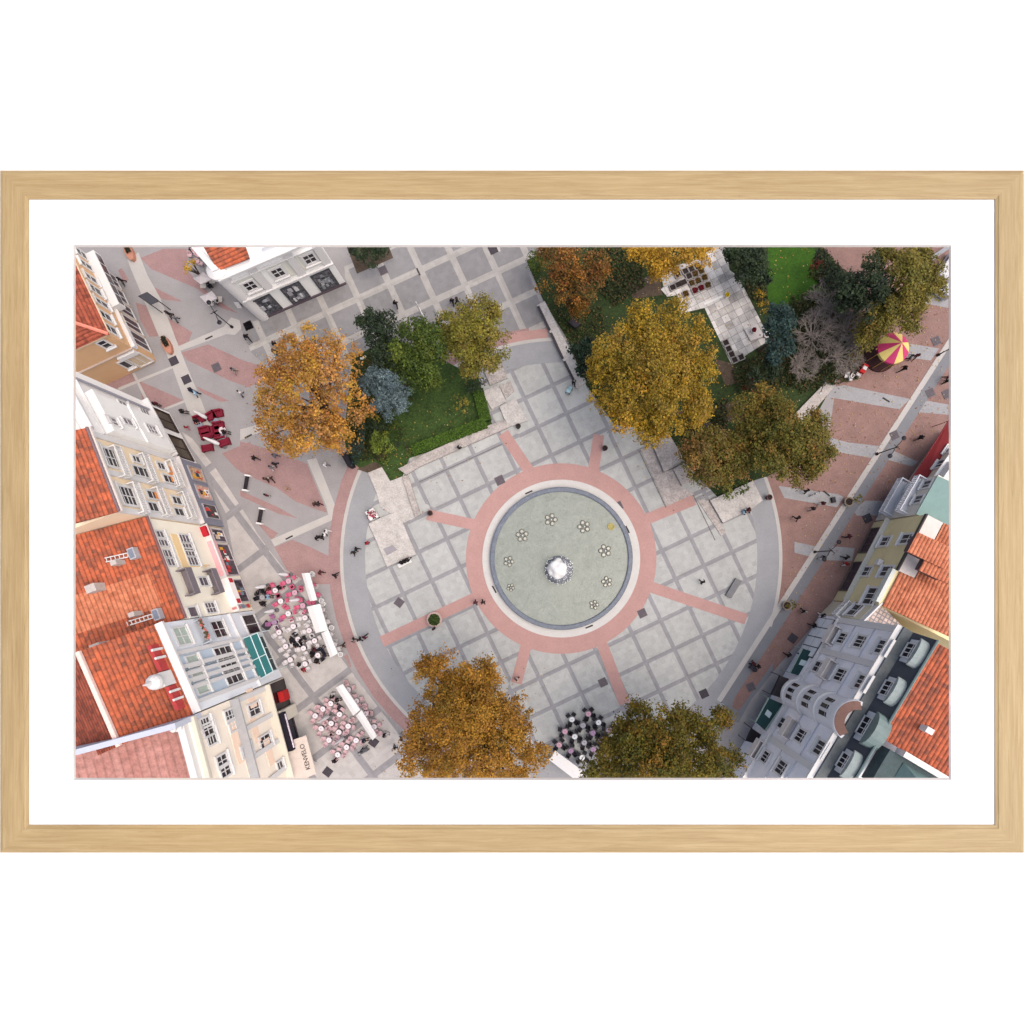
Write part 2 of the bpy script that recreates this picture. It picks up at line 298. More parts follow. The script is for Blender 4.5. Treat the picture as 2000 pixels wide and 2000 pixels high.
sheet("brick_ring", arc(186, 0, 360, 72), g_ring, 9, "broad red brick ring round the fountain")
sheet("brick_paving", px("C",960,1000,1040,960,1370,920,1390,1050,1150,1080,950,1110), g_ring, 5, "short red brick band across the upper passage")
sheet("plaza_paving", px("C",930,1250,1000,1130,1400,1070,1480,1300,960,1370), g_grey, 5, "grey paving of the upper passage")
for t, *a in [("I",480,350,775,975), ("I",1070,840,1305,1325), ("H",-10,700,890,290)]:
    p0, p1 = px(t, *a); sheet("drain_channel", strip(p0, p1, 1.3), M((112, 106, 106), .2), 12, "thin dark drain line across the slabs", "drain")
# gardens
LG = [(688, 700), (760, 660), (860, 700), (935, 740), (962, 832), (880, 868), (800, 895)] + px("G",1690,640,1560,690,1470,540,1310,590,1240,560,1100,440) + [(672, 850)]
sheet("lawn", LG, M((60, 82, 36), .5, .5, .95, .6, fine=4), 10, "green lawn of the small left garden", "lawn")
RG = px("C",1440,30,1150,190,1340,640,1600,1050,1790,1530) + [(1200, 830)] + px("I",800,160,1000,500,1330,860,1700,690) + [(1500, 930), (1612, 870), (1600, 800), (1660, 690), (1655, 548), (1598, 470)]
sheet("lawn", RG, g_lawn, 10, "green lawn of the large right garden", "lawn")
sheet("lawn", px("E",-60,40,430,40,520,250,480,420,520,520,350,640,180,640,60,760,-60,640), g_lawn2, 11, "bright open patch of grass in the right garden", "lawn")
sheet("flower_bed", px("B",1090,40,1545,40,1590,160,1200,330), g_soil, 4, "brown earth of the square bed beside the white building", "bed")
for t, *a in [("D",330,420,700,330,740,560,420,600), ("I",560,-60,980,160,1060,-80), ("D",1300,1250,1500,1300,1560,1500,1420,1540), ("G",1200,560,1400,480,1480,540,1320,600), ("D",1290,1750,1600,1690,1620,1930,1310,1930)]:
    sheet("garden_soil", px(t, *a), g_soil, 12, "bare brown earth under the trees", "bed")
STW = grid_mat((208, 204, 201), (150, 144, 143), 1.05, 1.05, .06, R(-27), .36)
TERR = [px("D",1300,30,1420,40,1460,290,1560,370,1870,990,1870,1060,1480,1310,1190,700,940,760,900,560,790,580,720,500,750,470,710,310,860,250,1120,180)]
sheet("stone_terrace", TERR[0], STW, 13, "worn white stone terrace in the right garden", "terrace")

# ------------------------------------------------------------------ low walls and platforms of the gardens
def block(name, label, cat, pts, h, m, top=None):
    b = MB().prism([Wp(*p) for p in pts], 0, h)
    return tag(b.build(name, m), label, cat)
for t, a, h, m, nm, lb in [
    ("G", (1320,600,1470,540,1560,690,1690,640,1860,1070,1700,1140,1450,960,1420,830), .18, STONE, "stone_platform", "broad pale stone platform left of the hedge corner"),
    ("G", (1330,1150,1450,1090,1640,1020,1700,1140,1840,1480,1530,1610,1400,1300), .35, STONE, "stone_platform", "mottled stone platform with square panel beside the seated group"),
    ("C", (700,1400,870,1290,950,1460,760,1540), .3, STONE2, "stone_platform", "topmost mottled stone block below the yellow green tree"),
    ("C", (670,1610,850,1535,930,1715,780,1800), .32, STONE, "stone_platform", "bright stone block beside the dark bush and hedge end"),
    ("C", (860,1540,980,1490,1020,1600,925,1680), .18, STONE2, "stone_platform", "smallest stone block of the stepped left row"),
    ("C", (860,1770,1030,1680,1160,1920,950,1990), .3, STONE, "stone_platform", "lowest stone block of the stepped left row"),
    ("I", (500,350,615,300,735,600,840,560,935,750,1080,830,780,960), .14, STONE2, "stone_platform", "grey stone step between the fountain slabs and right garden"),
    ("I", (1110,890,1235,900,1375,1160,1420,1240,1370,1280), .14, STONE2, "stone_platform", "narrow grey stone step left of the sitting person in light blue")]:
    block(nm, lb, "platform", px(t, *a), h, m)
block("low_wall", "long low stone wall along the outside of the clipped hedge", "low wall", px("G",1650,560,1700,540) + px("H",60,400,760,90,930,40,950,120,0,540) + px("G",1740,625), .5, STONE2)
block("low_wall", "short low wall stepping down beside the left stone platform", "low wall", px("G",1695,650,1755,630,1890,1050,1835,1080), .5, STONE2)
block("low_wall", "low stone wall under the big yellow tree's lower edge", "low wall", px("I",620,290,790,165,925,430,845,545,748,595), .55, STONE2)
block("low_wall", "low stone wall at the foot of the mixed orange tree", "low wall", px("I",845,565,1000,480,1060,690,940,745), .55, STONE2)
block("low_wall", "pale stone wall where a person in light blue sits", "low wall", px("I",1240,900,1330,860,1700,690,1805,900,1700,980,1380,1140), .5, STONE)
block("low_wall", "stone rim along the street side of the right garden", "low wall", px("E",560,1500,640,1560,330,1930,210,1860), .4, STONE2)
block("access_panel", "grey square panel set into the mottled stone platform", "panel", px("G",1490,1420,1590,1380,1640,1430,1530,1490), .42, M((165, 160, 165), .1))
bw = thing("bench_wall", "long stone bench wall with dark seat slats along the upper passage", "bench", Wp(*px("C",1500,1100)[0]))
MB().prism([Wp(*p) for p in px("C",1262,690,1345,642,1790,1510,1690,1580)], 0, .55).build("wall", STONE, bw)
for a in ((1275,700,1400,960), (1412,985,1540,1262), (1555,1288,1660,1500)):
    p0, p1 = px("C", *a); MB().prism([Wp(*p) for p in strip(p0, p1, 4.6)], .5, .62).build("seat", M((72, 66, 72), .2), bw)

# ------------------------------------------------------------------ fountain
fc = Wp(1096, 1091); PXm = S
ft = thing("fountain", "large round fountain with grey green water and foaming centre dome", "fountain", fc)
def fpart(b, name, m, smooth=False): return b.build(name, m, ft, smooth)
c2 = (fc.x, fc.y)
fpart(MB().ring([(154 * PXm, 0), (154 * PXm, .1), (138 * PXm, .1), (138 * PXm, 0)], 96, c2, cap=False), "apron", M((220, 217, 214), .06, .8, .8, fine=5))
fpart(MB().ring([(138.5 * PXm, 0), (138.5 * PXm, .62), (137 * PXm, .68), (131 * PXm, .68), (129.5 * PXm, .6), (129.5 * PXm, .1)], 96, c2, cap=False), "rim", M((118, 126, 140), .22, 1.2, .45, fine=4))
fpart(MB().ring([(130 * PXm, 0), (130 * PXm, .3)], 96, c2), "basin", M((150, 155, 145), .2))
wmat = bpy.data.materials.new("fountain_water"); wmat.use_nodes = True; n, l = wmat.node_tree.nodes, wmat.node_tree.links; bs = n["Principled BSDF"]
tc = n.new("ShaderNodeTexCoord"); a = n.new("ShaderNodeTexNoise"); a.inputs["Scale"].default_value = .55; a.inputs["Detail"].default_value = 10; a.inputs["Roughness"].default_value = .7; a.inputs["Distortion"].default_value = 1.6
l.new(tc.outputs["Object"], a.inputs["Vector"]); cr = n.new("ShaderNodeValToRGB"); cr.color_ramp.elements[0].position = .3; cr.color_ramp.elements[1].position = .7
cr.color_ramp.elements[0].color = (*[x / EX for x in lin((139, 147, 138))], 1); cr.color_ramp.elements[1].color = (*[x / EX for x in lin((164, 170, 162))], 1)
l.new(a.outputs[0], cr.inputs[0]); bs.inputs["Roughness"].default_value = .12
a3 = n.new("ShaderNodeTexNoise"); a3.inputs["Scale"].default_value = 2.6; a3.inputs["Detail"].default_value = 6; a3.inputs["Distortion"].default_value = 2.5; l.new(tc.outputs["Object"], a3.inputs["Vector"])
vs_ = n.new("ShaderNodeVectorMath"); vs_.operation = 'SCALE'; l.new(cr.outputs[0], vs_.inputs[0]); l.new(mth(n, l, 'ADD', 1.05, mth(n, l, 'MULTIPLY', mth(n, l, 'MAXIMUM', mth(n, l, 'SUBTRACT', a3.outputs[0], .5), 0.0), -1.3)), vs_.inputs["Scale"]); l.new(vs_.outputs[0], bs.inputs["Base Color"]); bs.inputs["Specular IOR Level"].default_value = .35
a2 = n.new("ShaderNodeTexNoise"); a2.inputs["Scale"].default_value = 3.5; a2.inputs["Detail"].default_value = 5; l.new(tc.outputs["Object"], a2.inputs["Vector"])
bp = n.new("ShaderNodeBump"); bp.inputs["Strength"].default_value = .22; bp.inputs["Distance"].default_value = .1; l.new(a2.outputs[0], bp.inputs["Height"]); l.new(bp.outputs[0], bs.inputs["Normal"])
fpart(MB().ring([(129.5 * PXm, .38), (129.5 * PXm, .44)], 96, c2), "water", wmat)
steel = M((182, 182, 172), .12, 3, .35, metal=.4)
for t, x, y, k in [("H",1415,1105,1), ("H",1770,1180,1), ("H",1105,1275,1), ("H",960,1555,.85), ("H",980,1835,.62), ("I",120,1440,1), ("I",140,1775,.85), ("M",1880,35,.75)]:
    p = Wp(*px(t, x, y)[0], .5); b = MB(); k *= 1.05
    for i in range(5):
        a = i * 2 * math.pi / 5 + x; q = (p.x + .56 * k * math.cos(a), p.y + .56 * k * math.sin(a))
        b.cur = 1; b.ring([(.33 * k, .40), (.33 * k, .54), (.29 * k, .56)], 14, q, cap=False); b.cur = 0; b.ring([(.29 * k, .56), (.24 * k, .60), (.18 * k, .54), (.001, .54)], 14, q, cap=False)
    b.ring([(.16 * k, .4), (.16 * k, .62), (.001, .75)], 8, (p.x, p.y), cap=False)
    fl = fpart(b, "flower_nozzle", [steel, M((84, 86, 84), .1, 3, .5)]); MB().ball((p.x, p.y, .74), .09 * k, 8, 6).build("water_jet", M((252, 252, 252), 0), fl)  # petal walls darker than the tops: shade round the rims is painted in
p = Wp(*px("I",185,1180)[0], .5); fpart(MB().ring([(.5, .4), (.5, .56), (.36, .56), (.3, .5), (.001, .5)], 18, (p.x, p.y), cap=False), "drain_bowl", M((184, 172, 108), .2))
dm = Wp(*px("H",1500,1645)[0], .6)
fpart(MB().ring([(2.0, .4), (1.95, .7), (1.75, 1.15), (1.3, 1.55), (.7, 1.78), (.001, 1.85)], 36, (dm.x, dm.y), cap=False), "dome", M((134, 138, 148), .3, 2, .25, fine=6), True)
def blob(c, r, seed, amp=.35, n=26, m=18, sq=1.0):
    b = MB().ball((0, 0, 0), 1.0, n, m); rr = random.Random(seed); w_ = [(Vector((rr.gauss(0, 1), rr.gauss(0, 1), rr.gauss(0, 1))).normalized(), rr.uniform(3, 9), rr.uniform(0, 6)) for _ in range(9)]
    vs = []
    for x in b.v:
        q = Vector(x); k = 1 + amp * sum(math.sin(q.dot(d_) * f + ph) for d_, f, ph in w_) / 4.5
        vs.append((c[0] + q.x * r * k, c[1] + q.y * r * k, c[2] + q.z * r * k * sq))
    b.v = vs; return b
foam = M((255, 255, 255), .04, 3, .6)
fb = blob((dm.x - .3, dm.y + .1, 1.6), 1.36, 3, .16, 40, 28, .85); o = fpart(fb, "water_plume", foam, True)
fb = MB()
for i in range(260):
    a, r_ = random.uniform(0, 6.28), random.uniform(.9, 2.1); fb.ball((dm.x + r_ * math.cos(a), dm.y + r_ * math.sin(a), 1.75 - .25 * r_ + random.uniform(0, .25)), random.uniform(.03, .10), 5, 4)
tag(fpart(fb, "water_spray", foam), kind="stuff")

# ------------------------------------------------------------------ buildings
TILE = tile_mat((212, 110, 74), (146, 86, 68)); TILE_L = tile_mat((226, 140, 104), (196, 112, 80)); TILE_P = tile_mat((198, 144, 134), (186, 130, 120), .8, 7.0, "roof_sheets", .84)
TILE_D = tile_mat((186, 96, 72), (132, 66, 50))
EX = 1.08     # painted walls: white paint about 0.8
class Facade:
    def __init__(s, A, B, root):
        s.A, s.B = Vector((A.x, A.y, 0)), Vector((B.x, B.y, 0)); s.L = (s.B - s.A).length; s.t = (s.B - s.A) / s.L
        nrm = Vector((s.t.y, -s.t.x, 0)); s.n = nrm if nrm.dot(-(s.A + s.B)) > 0 else -nrm; s.root = root
    def px(s, u, v, off=0.0):
        g = Wp(u, v); cdir = g - Vector((0, 0, H)); k = ((s.A + s.n * off) - Vector((0, 0, H))).dot(s.n) / cdir.dot(s.n)
        p = Vector((0, 0, H)) + cdir * k; return (p - s.A).dot(s.t), p.z
    def P(s, t, z, d=0.0): q = s.A + s.t * t + s.n * d; return Vector((q.x, q.y, z))
    def bx(s, b, t0, t1, z0, z1, d0, d1):
        return b.obox(s.P((t0 + t1) / 2, (z0 + z1) / 2, (d0 + d1) / 2), s.t * (t1 - t0) / 2, s.n * (d1 - d0) / 2, Vector((0, 0, (z1 - z0) / 2)))
    def panel(s, name, t0, t1, z0, z1, m, d0=0.0, d1=.12, parent=None):
        return s.bx(MB(), t0, t1, z0, z1, d0, d1).build(name, m, s.root) if parent is None else s.bx(MB(), t0, t1, z0, z1, d0, d1).build(name, m, parent)
    def window(s, t, z, w, h, cols=2, rows=1, fm=None, gm=None, off=0.0, sur=.16, sill=True, hood=None, transom=0.0):
        fm = fm or WHITE; b = MB(); x0, x1, z0, z1 = t - w / 2, t + w / 2, z - h / 2, z + h / 2
        for a in ((x0 - sur, x0, z0 - sur, z1 + sur), (x1, x1 + sur, z0 - sur, z1 + sur), (x0, x1, z1, z1 + sur), (x0, x1, z0 - sur, z0)): s.bx(b, *a, off + 0.0, off + .17)
        for i in range(1, cols): q = x0 + w * i / cols; s.bx(b, q - .05, q + .05, z0, z1, off + .0, off + .09)
        for i in range(1, rows): q = z0 + h * i / rows; s.bx(b, x0, x1, q - .05, q + .05, off + .0, off + .086)
        if transom: q = z1 - h * transom; s.bx(b, x0, x1, q - .06, q + .06, off + .0, off + .086)
        if sill: s.bx(b, x0 - sur - .12, x1 + sur + .12, z0 - sur - .16, z0 - sur, off + 0.0, off + .36)
        if hood: s.bx(b, x0 - sur - .1, x1 + sur + .1, z1 + sur, z1 + sur + .16, off + 0.0, off + hood)
        o = b.build("window", fm, s.root); s.panel("pane", x0, x1, z0, z1, gm or GLASS, off + 0.0, off + .045, o); return o
    def balcony(s, t, z, w, dep, m=None, fm=None, hh=.95, bars=True, off=0.0):
        m = m or WHITE; b = MB(); s.bx(b, t - w / 2, t + w / 2, z - .2, z, off, off + dep)
        s.bx(b, t - w / 2, t + w / 2, z + hh - .1, z + hh, off + dep - .12, off + dep)
        for q in (-1, 1): s.bx(b, t + q * (w / 2 - .06) - .06, t + q * (w / 2 - .06) + .06, z + hh - .1, z + hh, off, off + dep - .13)
        if bars:
            k = int(w / .28)
            for i in range(k + 1): q = t - w / 2 + .06 + (w - .12) * i / k; s.bx(b, q - .05, q + .05, z, z + hh - .1, off + dep - .11, off + dep - .02)
            for q in (-1, 1):
                for i in range(int(dep / .3)): s.bx(b, t + q * (w / 2 - .06) - .04, t + q * (w / 2 - .06) + .04, z, z + hh - .1, off + .1 + i * .3, off + .18 + i * .3)
        else:
            s.bx(b, t - w / 2, t + w / 2, z, z + hh - .1, off + dep - .1, off + dep - .02)
            for q in (-1, 1): s.bx(b, t + q * (w / 2 - .06) - .04, t + q * (w / 2 - .06) + .04, z, z + hh - .1, off, off + dep - .1)
        return b.build("balcony", m, s.root)
    def ledge(s, z, h=.35, d=.45, m=None, t0=None, t1=None, name="cornice"):
        t0 = 0 if t0 is None else t0; t1 = s.L if t1 is None else t1; b = MB()
        s.bx(b, t0, t1, z, z + h * .55, 0.0, d * .6); s.bx(b, t0, t1, z + h * .55, z + h, 0.0, d); return b.build(name, m or WHITE, s.root)
def roof(root, pts, m, along, th=.22, name="roof"):     # a flat tiled slope; along = direction of the eaves
    pts = [Vector(p) for p in pts]; nrm = Vector((0, 0, 0))
    for i in range(1, len(pts) - 1): nrm += (pts[i] - pts[0]).cross(pts[i + 1] - pts[0])
    nrm.normalize()
    if nrm.z < 0: pts = pts[::-1]; nrm = -nrm
    n_ = len(pts); vs = pts + [p - nrm * th for p in pts]
    me = bpy.data.meshes.new(name); me.from_pydata([tuple(v) for v in vs], [], [tuple(range(n_)), tuple(range(n_, 2 * n_))[::-1]] + [(i, n_ + i, n_ + (i + 1) % n_, (i + 1) % n_) for i in range(n_)])
    me.materials.append(m); a = (along - nrm * along.dot(nrm)).normalized(); c_ = nrm.cross(a); uvl = me.uv_layers.new(name="UVMap")
    for lp in me.loops: v = Vector(vs[lp.vertex_index]); uvl.data[lp.index].uv = (v.dot(c_), v.dot(a))
    o = bpy.data.objects.new(name, me); C.objects.link(o); o.parent = root; o.matrix_parent_inverse = Matrix.Translation(-root.location); return o
def bld(name, label, A, B, depth, h, m, depdir=None):
    A, B = Wp(*A), Wp(*B); mid = (A + B) / 2; root = thing(name, label, "building", (mid.x, mid.y, 0)); f = Facade(A, B, root)
    f.back = -f.n * depth if depdir is None else Vector((depdir[0], depdir[1], 0)).normalized() * depth; f.h = h
    MB().prism([f.A, f.B, f.B + f.back, f.A + f.back], 0, h).build("wall", m, root); return f
def win_px(f, lst, **kw):
    for t, x, y, w_, h_, *r in lst:
        a, z = f.px(*px(t, x, y)[0], .1); f.window(a, z, w_, h_, *(r or (2, 1)), **kw)
def up(p, z): return Vector((p.x, p.y, z))

# --- apricot two-storey building, top left
m_ap = M((206, 166, 126), .06, .7); m_dk = M((60, 48, 56), .3, .9, .2, spec=.5)
f = bld("corner_house", "low apricot house with dark shopfront and brownish tiled roof, top left", (226, 540), (305.5, 706), 14, 9.6, m_ap, depdir=(-14, -6.5))
RZ = f.back.normalized(); e = .35
a0, a1 = f.A, f.B; rdg = 12.6
r0, r1 = up(a0 + RZ * 6, rdg), up(a1 + RZ * 6 - f.t * 5, rdg)
E0, E1, E2 = up(a0 + f.n * e, 9.6), up(a1 + f.n * e + f.t * e, 9.6), up(a1 + f.back + f.t * e, 9.6)
roof(f.root, [E0, E1, r1, r0], TILE_D, f.t); roof(f.root, [E1, E2, up(a1 + RZ * 9 - f.t * 5, rdg), r1], TILE_D, RZ)
MB().tube([E1 + Vector((0, 0, .1)), r1 + Vector((0, 0, .1))], .22, 6).build("ridge", M((216, 130, 110), .15), f.root)
win_px(f, [("X",150,120,.95,2.0,1,2), ("X",215,285,.75,2.0,1,2), ("X",285,475,.75,2.0,1,2), ("X",350,645,.95,2.0,1,2), ("X",440,835,.75,2.2,1,2), ("X",495,1020,.95,2.0,1,2), ("X",575,1215,.95,2.0,1,2)], hood=.3)
f.ledge(9.05, .5, .4, M((232, 205, 175), .05)); f.ledge(4.6, .4, .5)
t0 = f.px(*px("X",690,1000)[0])[0]
b = MB(); f.bx(b, 0, t0 - .2, 4.3, 5.6, 0.0, 1.3); bo = b.build("bay_window", WHITE, f.root)
for i in range(5): f.panel("pane", .3 + i * (t0 - .6) / 5, .1 + (i + 1) * (t0 - .6) / 5, 4.5, 5.45, m_dk, 1.3, 1.34, bo)
for a_, b_ in ((.3, 2.4), (2.7, 4.9), (5.2, 7.2), (7.5, 9.6), (9.9, 12.2)):
    if b_ < f.L - .2: f.window((a_ + b_) / 2, 2.0, b_ - a_ - .25, 3.1, 2, 1, sur=.1, sill=False, gm=m_dk)
f.panel("sign_board", f.L - 3.6, f.L - .1, 4.05, 4.6, WHITE, .0, .35)
f2 = Facade(f.B, f.B + f.back, f.root)
win_px(f2, [("X",480,1430,.9,1.7,1,2), ("X",790,1725,.8,1.9,1,1)]); f2.ledge(4.8, .22, .25, M((176, 160, 150), .1)); f2.ledge(9.1, .45, .35, M((206, 180, 150), .05))
f2.window(1.1, 2.0, 1.8, 2.8, 2, 1, sill=False, gm=M((196, 176, 150), .3, 1.5, .2)); f2.panel("sign_board", .1, 2.6, 3.7, 4.5, WHITE, 0.0, .4)
# --- white house
f = bld("white_house", "white rendered house with projecting bay, above the red cafe sofas", (331, 806), (386, 908), 16, 20, M((238, 234, 230), .05, .6))
f.ledge(19.3, .7, .7); f.ledge(5.2, .5, .8); f.ledge(17.4, .25, .3)
b = MB(); f.bx(b, 3.3, f.L - .15, 6.2, 16.8, 0.0, .9); f.bx(b, 3.1, f.L - .1, 16.8, 17.2, 0.0, 1.05); f.bx(b, 3.1, f.L - .1, 11.2, 11.6, .9, 1.05); b.build("bay", M((236, 234, 230), .04), f.root)
MB().tube([f.P(1.5, 5.7, .3), f.P(1.5, 19.3, .3)], .16, 8).build("drainpipe", M((150, 148, 158), .1), f.root)
win_px(f, [("A",560,1740,.8,1.3,1,2), ("A",790,1815,.8,1.6,1,3), ("A",600,1905,.8,1.3,1,2)], gm=M((120, 114, 122), .3, 1, .2))
for t, x, y, w_, h_, *r in [("F",610,50,.8,1.5,1,2), ("F",870,130,1.1,1.8,2,3), ("F",440,40,.9,1.6,2,2)]:
    a, z = f.px(*px(t, x, y)[0], 1.0); f.window(a, z, w_, h_, *r, off=.9, gm=M((120, 114, 122), .3, 1, .2))
MB().prism([f.P(0, 0, -.2), f.P(2.6, 0, -.2), f.P(2.6, 0, -4), f.P(0, 0, -4)], 20, 21.2).build("parapet", WHITE, f.root)
MB().prism([f.P(2.8, 0, -.4), f.P(f.L, 0, -.4), f.P(f.L, 0, -14), f.P(2.8, 0, -14)], 20, 20.25).build("roof", M((214, 208, 204), .1), f.root)
for a_, b_ in ((.6, 3.4), (4.6, 7.9)): f.window((a_ + b_) / 2, 2.6, b_ - a_, 3.8, 2, 1, fm=M((58, 44, 46), .1), gm=M((66, 52, 36), .5, 1.2, .15), sur=.1, sill=False)
SHOP = []
# --- yellow balcony house
f = bld("balcony_house", "pale yellow house with white balustraded balconies and grey shop band", (386, 909), (433, 1031), 16, 20.4, M((238, 216, 184), .05, .6))
rp = [up(f.A + f.n * .3, 20.4), up(f.B + f.n * .3, 20.4), up(f.B + f.back * .55, 23.6), up(f.A + f.back * .55, 23.6)]; roof(f.root, rp, TILE, f.t)
f.ledge(19.7, .6, .7, M((214, 204, 198), .08)); MB().tube([f.P(0, 20.45, .45), f.P(f.L, 20.45, .45)], .14, 8).build("gutter", M((120, 100, 104), .1), f.root)
for t_ in (.35, f.L / 2, f.L - .35): f.panel("pilaster", t_ - .33, t_ + .33, 5.3, 19.7, WHITE, 0.0, .2)
for k, (wx, wy) in enumerate(((420,440), (590,850))):
    a, z = f.px(*px("F", wx, wy)[0]); f.window(a, z, 2.0, 2.3, 2, 4, sur=.3, hood=.5)
for x, y, w_, h_, c_, r_ in [(690,455,.7,1.2,1,2), (750,592,1.1,2.7,1,3), (870,842,.9,1.9,1,2), (875,970,1.0,1.6,1,2), (960,530,.8,1.3,1,2), (1040,670,.9,1.9,1,2), (1130,900,.9,1.7,1,2), (1155,1025,.9,1.8,1,2)]:
    a, z = f.px(*px("F", x, y)[0]); f.window(a, z, w_, h_, c_, r_, sur=.2)
for x, y in ((560,470), (760,860), (860,540), (1010,900), (1150,600), (1280,940)):
    a, z = f.px(*px("F", x, y)[0], .9); f.balcony(a, z - .3, 3.6, .95)
for x, y in ((960,900), (1090,620)):
    a, z = f.px(*px("F", x, y)[0]); f.panel("infill", a - 1.1, a + 1.1, z - .8, z + .8, M((226, 150, 92), .1), 0.0, .1)
f.panel("shop_band", .05, f.L - .05, .1, 5.0, M((128, 128, 140), .08), 0.0, .4); f.ledge(5.0, .3, .7, M((205, 200, 200), .05))
for a_, m_ in ((1.9, M((188, 150, 120), .8, 2.5, .3, fine=6)), (4.6, M((206, 160, 140), .6, 2.5, .3)), (7.4, M((70, 58, 60), .4, 1, .2))): f.window(a_, 2.1, 1.9, 3.0, 1, 1, off=.4, sur=.1, sill=False, fm=M((160, 155, 160), .1), gm=m_); SHOP.append((f, a_ - .9, a_ + .9, .7, 3.4, .47, int(a_ * 7)))
# --- cream house with ochre bands
f = bld("ochre_band_house", "cream house with ochre bands and orange roof, beside the pink chairs", (433.5, 1032.5), (494, 1191), 22, 16.2, M((246, 238, 220), .04, .6))
roof(f.root, [up(f.A + f.n * .35, 16.2), up(f.B + f.n * .35, 16.2), up(f.B - f.n * 13, 21.5), up(f.A - f.n * 13, 21.5)], TILE, f.t)
MB().tube([f.P(0, 16.2, .45), f.P(f.L, 16.2, .45)], .15, 8).build("gutter", M((118, 84, 84), .15), f.root)
f.ledge(15.5, .55, .5, M((222, 214, 206), .1)); f.ledge(4.7, .45, .8)
win_px(f, [("F",945,1268,.9,1.7,1,3), ("F",985,1345,.9,1.7,1,3), ("F",1030,1472,.9,1.7,1,3), ("F",1058,1557,.9,1.7,1,3), ("F",1220,1310,1.0,1.9,1,3), ("F",1252,1395,.9,1.9,1,3), ("F",1275,1455,.9,1.9,1,3), ("F",1310,1550,1.0,1.9,1,3), ("K",1310,110,1.1,1.6,1,1), ("K",1500,65,1.2,2.0,2,3), ("F",1425,1770,1.0,1.7,1,2)], gm=M((96, 88, 96), .3, 2, .2))
och = M((240, 208, 158), .06, .8)
for (x0, y0, x1, y1) in ((1090,1260,1215,1620), (1410,1590,1445,1600), (1245,1600,1410,1615)):
    ta, za = f.px(*px("F", x0, y0)[0]); tb, zb = f.px(*px("F", x1, y1)[0]); f.panel("ochre_band", min(ta, tb), max(ta, tb), min(za, zb) - .9, max(za, zb) + .3, och, 0.0, .06)
for x, y in ((1310,1755), (1580,1755)):
    a, z = f.px(*px("F", x, y)[0], 1.2); f.balcony(a, z - .3, 3.2, 1.25, M((120, 112, 118), .15), bars=False)
f.panel("sign_board", .3, 1.6, 4.6, 5.6, M((176, 30, 44), .08, name="red"), .0, .7); f.panel("sign_board", 2.3, 7.2, 4.0, 5.2, M((226, 168, 172), .12, 2), .0, .6)
f.panel("sign_board", 11.6, f.L - .3, 4.0, 5.2, M((190, 120, 126), .25, 2), .0, .6)
so_ = f.panel("sign_board", 7.6, 11.4, 4.0, 5.3, M((246, 236, 232), .03), .0, .9); [f.panel("emblem", q - .3, q + .3, 4.2, 5.1, M((190, 46, 60), .1), .9, .94, so_) for q in (8.05, 10.95)]
gds = M((74, 62, 70), .9, 3.2, .3, fine=4); LATE = []
for a_, b_ in ((.4, 2.1), (2.6, 7.0), (7.8, 10.9), (11.5, f.L - .5)):
    f.window((a_ + b_) / 2, 1.9, b_ - a_, 2.9, 2, 1, off=.1, sur=.12, sill=False, gm=gds, fm=M((190, 180, 184), .1)); LATE.append((f, a_, b_, .6, 3.2, .2, int(a_ * 10)))
# roof openings: skylights with white ladders, chimneys
def goods(f, t0, t1, z0, z1, d, seed, cols=((236,232,228),(214,160,60),(60,56,64),(196,60,60),(206,178,150),(120,136,150)), k=10):
    rr = random.Random(seed); b = MB()
    for i in range(k):
        w_, h_ = rr.uniform(.25, .6), rr.uniform(.4, 1.0); t_ = rr.uniform(t0 + w_, t1 - w_) if t1 - t0 > 2 * w_ else (t0 + t1) / 2; z_ = rr.uniform(z0 + h_ / 2, max(z1 - h_ / 2, z0 + h_ / 2 + .01)); b.cur = rr.randrange(len(cols)); f.bx(b, t_ - w_ / 2, t_ + w_ / 2, z_ - h_ / 2, z_ + h_ / 2, d, d + .04 + i * .004)
    return tag(b.build("display", [M(c, .2, 4) for c in cols], f.root), kind="stuff")
def on_roof(u, v, root_pts):       # where a roof plane shows at a pixel
    p0, p1, p2 = root_pts[:3]; nn = (p1 - p0).cross(p2 - p0); g = Wp(u, v); cd = g - Vector((0, 0, H)); k = (p0 - Vector((0, 0, H))).dot(nn) / cd.dot(nn); return Vector((0, 0, H)) + cd * k
rp4 = [up(f.A + f.n * .35, 16.2), up(f.B + f.n * .35, 16.2), up(f.B - f.n * 13, 21.5)]
for (x, y, xe, ye, t) in ((690,1470,380,1540,"F"), (950,135,640,230,"K")):
    a, e_ = on_roof(*px(t, x, y)[0], rp4), on_roof(*px(t, xe, ye)[0], rp4); b = MB(); b.obox(a + Vector((0, 0, .3)), f.t * .62, f.n * .36, Vector((0, 0, .4))); sk = b.build("skylight", M((176, 174, 178), .15), f.root)
    b = MB(); b.obox(a + Vector((0, 0, .71)), f.t * .5, f.n * .26, Vector((0, 0, .03))); b.build("pane", M((120, 126, 140), .2, 1, .15), sk)
    b = MB(); u_ = (e_ - a); L_ = u_.length; u_.normalize(); s_ = f.t - u_ * f.t.dot(u_); s_.normalize(); st = a + u_ * .6
    for q in (-.22, .22): b.tube([st + s_ * q + Vector((0, 0, .25)), a + u_ * L_ + s_ * q + Vector((0, 0, .25))], .06, 5)
    for i in range(int(L_ / .4)): b.tube([st + u_ * i * .4 + s_ * -.22 + Vector((0, 0, .25)), st + u_ * i * .4 + s_ * .22 + Vector((0, 0, .25))], .05, 4)
    b.build("roof_ladder", WHITE, f.root)
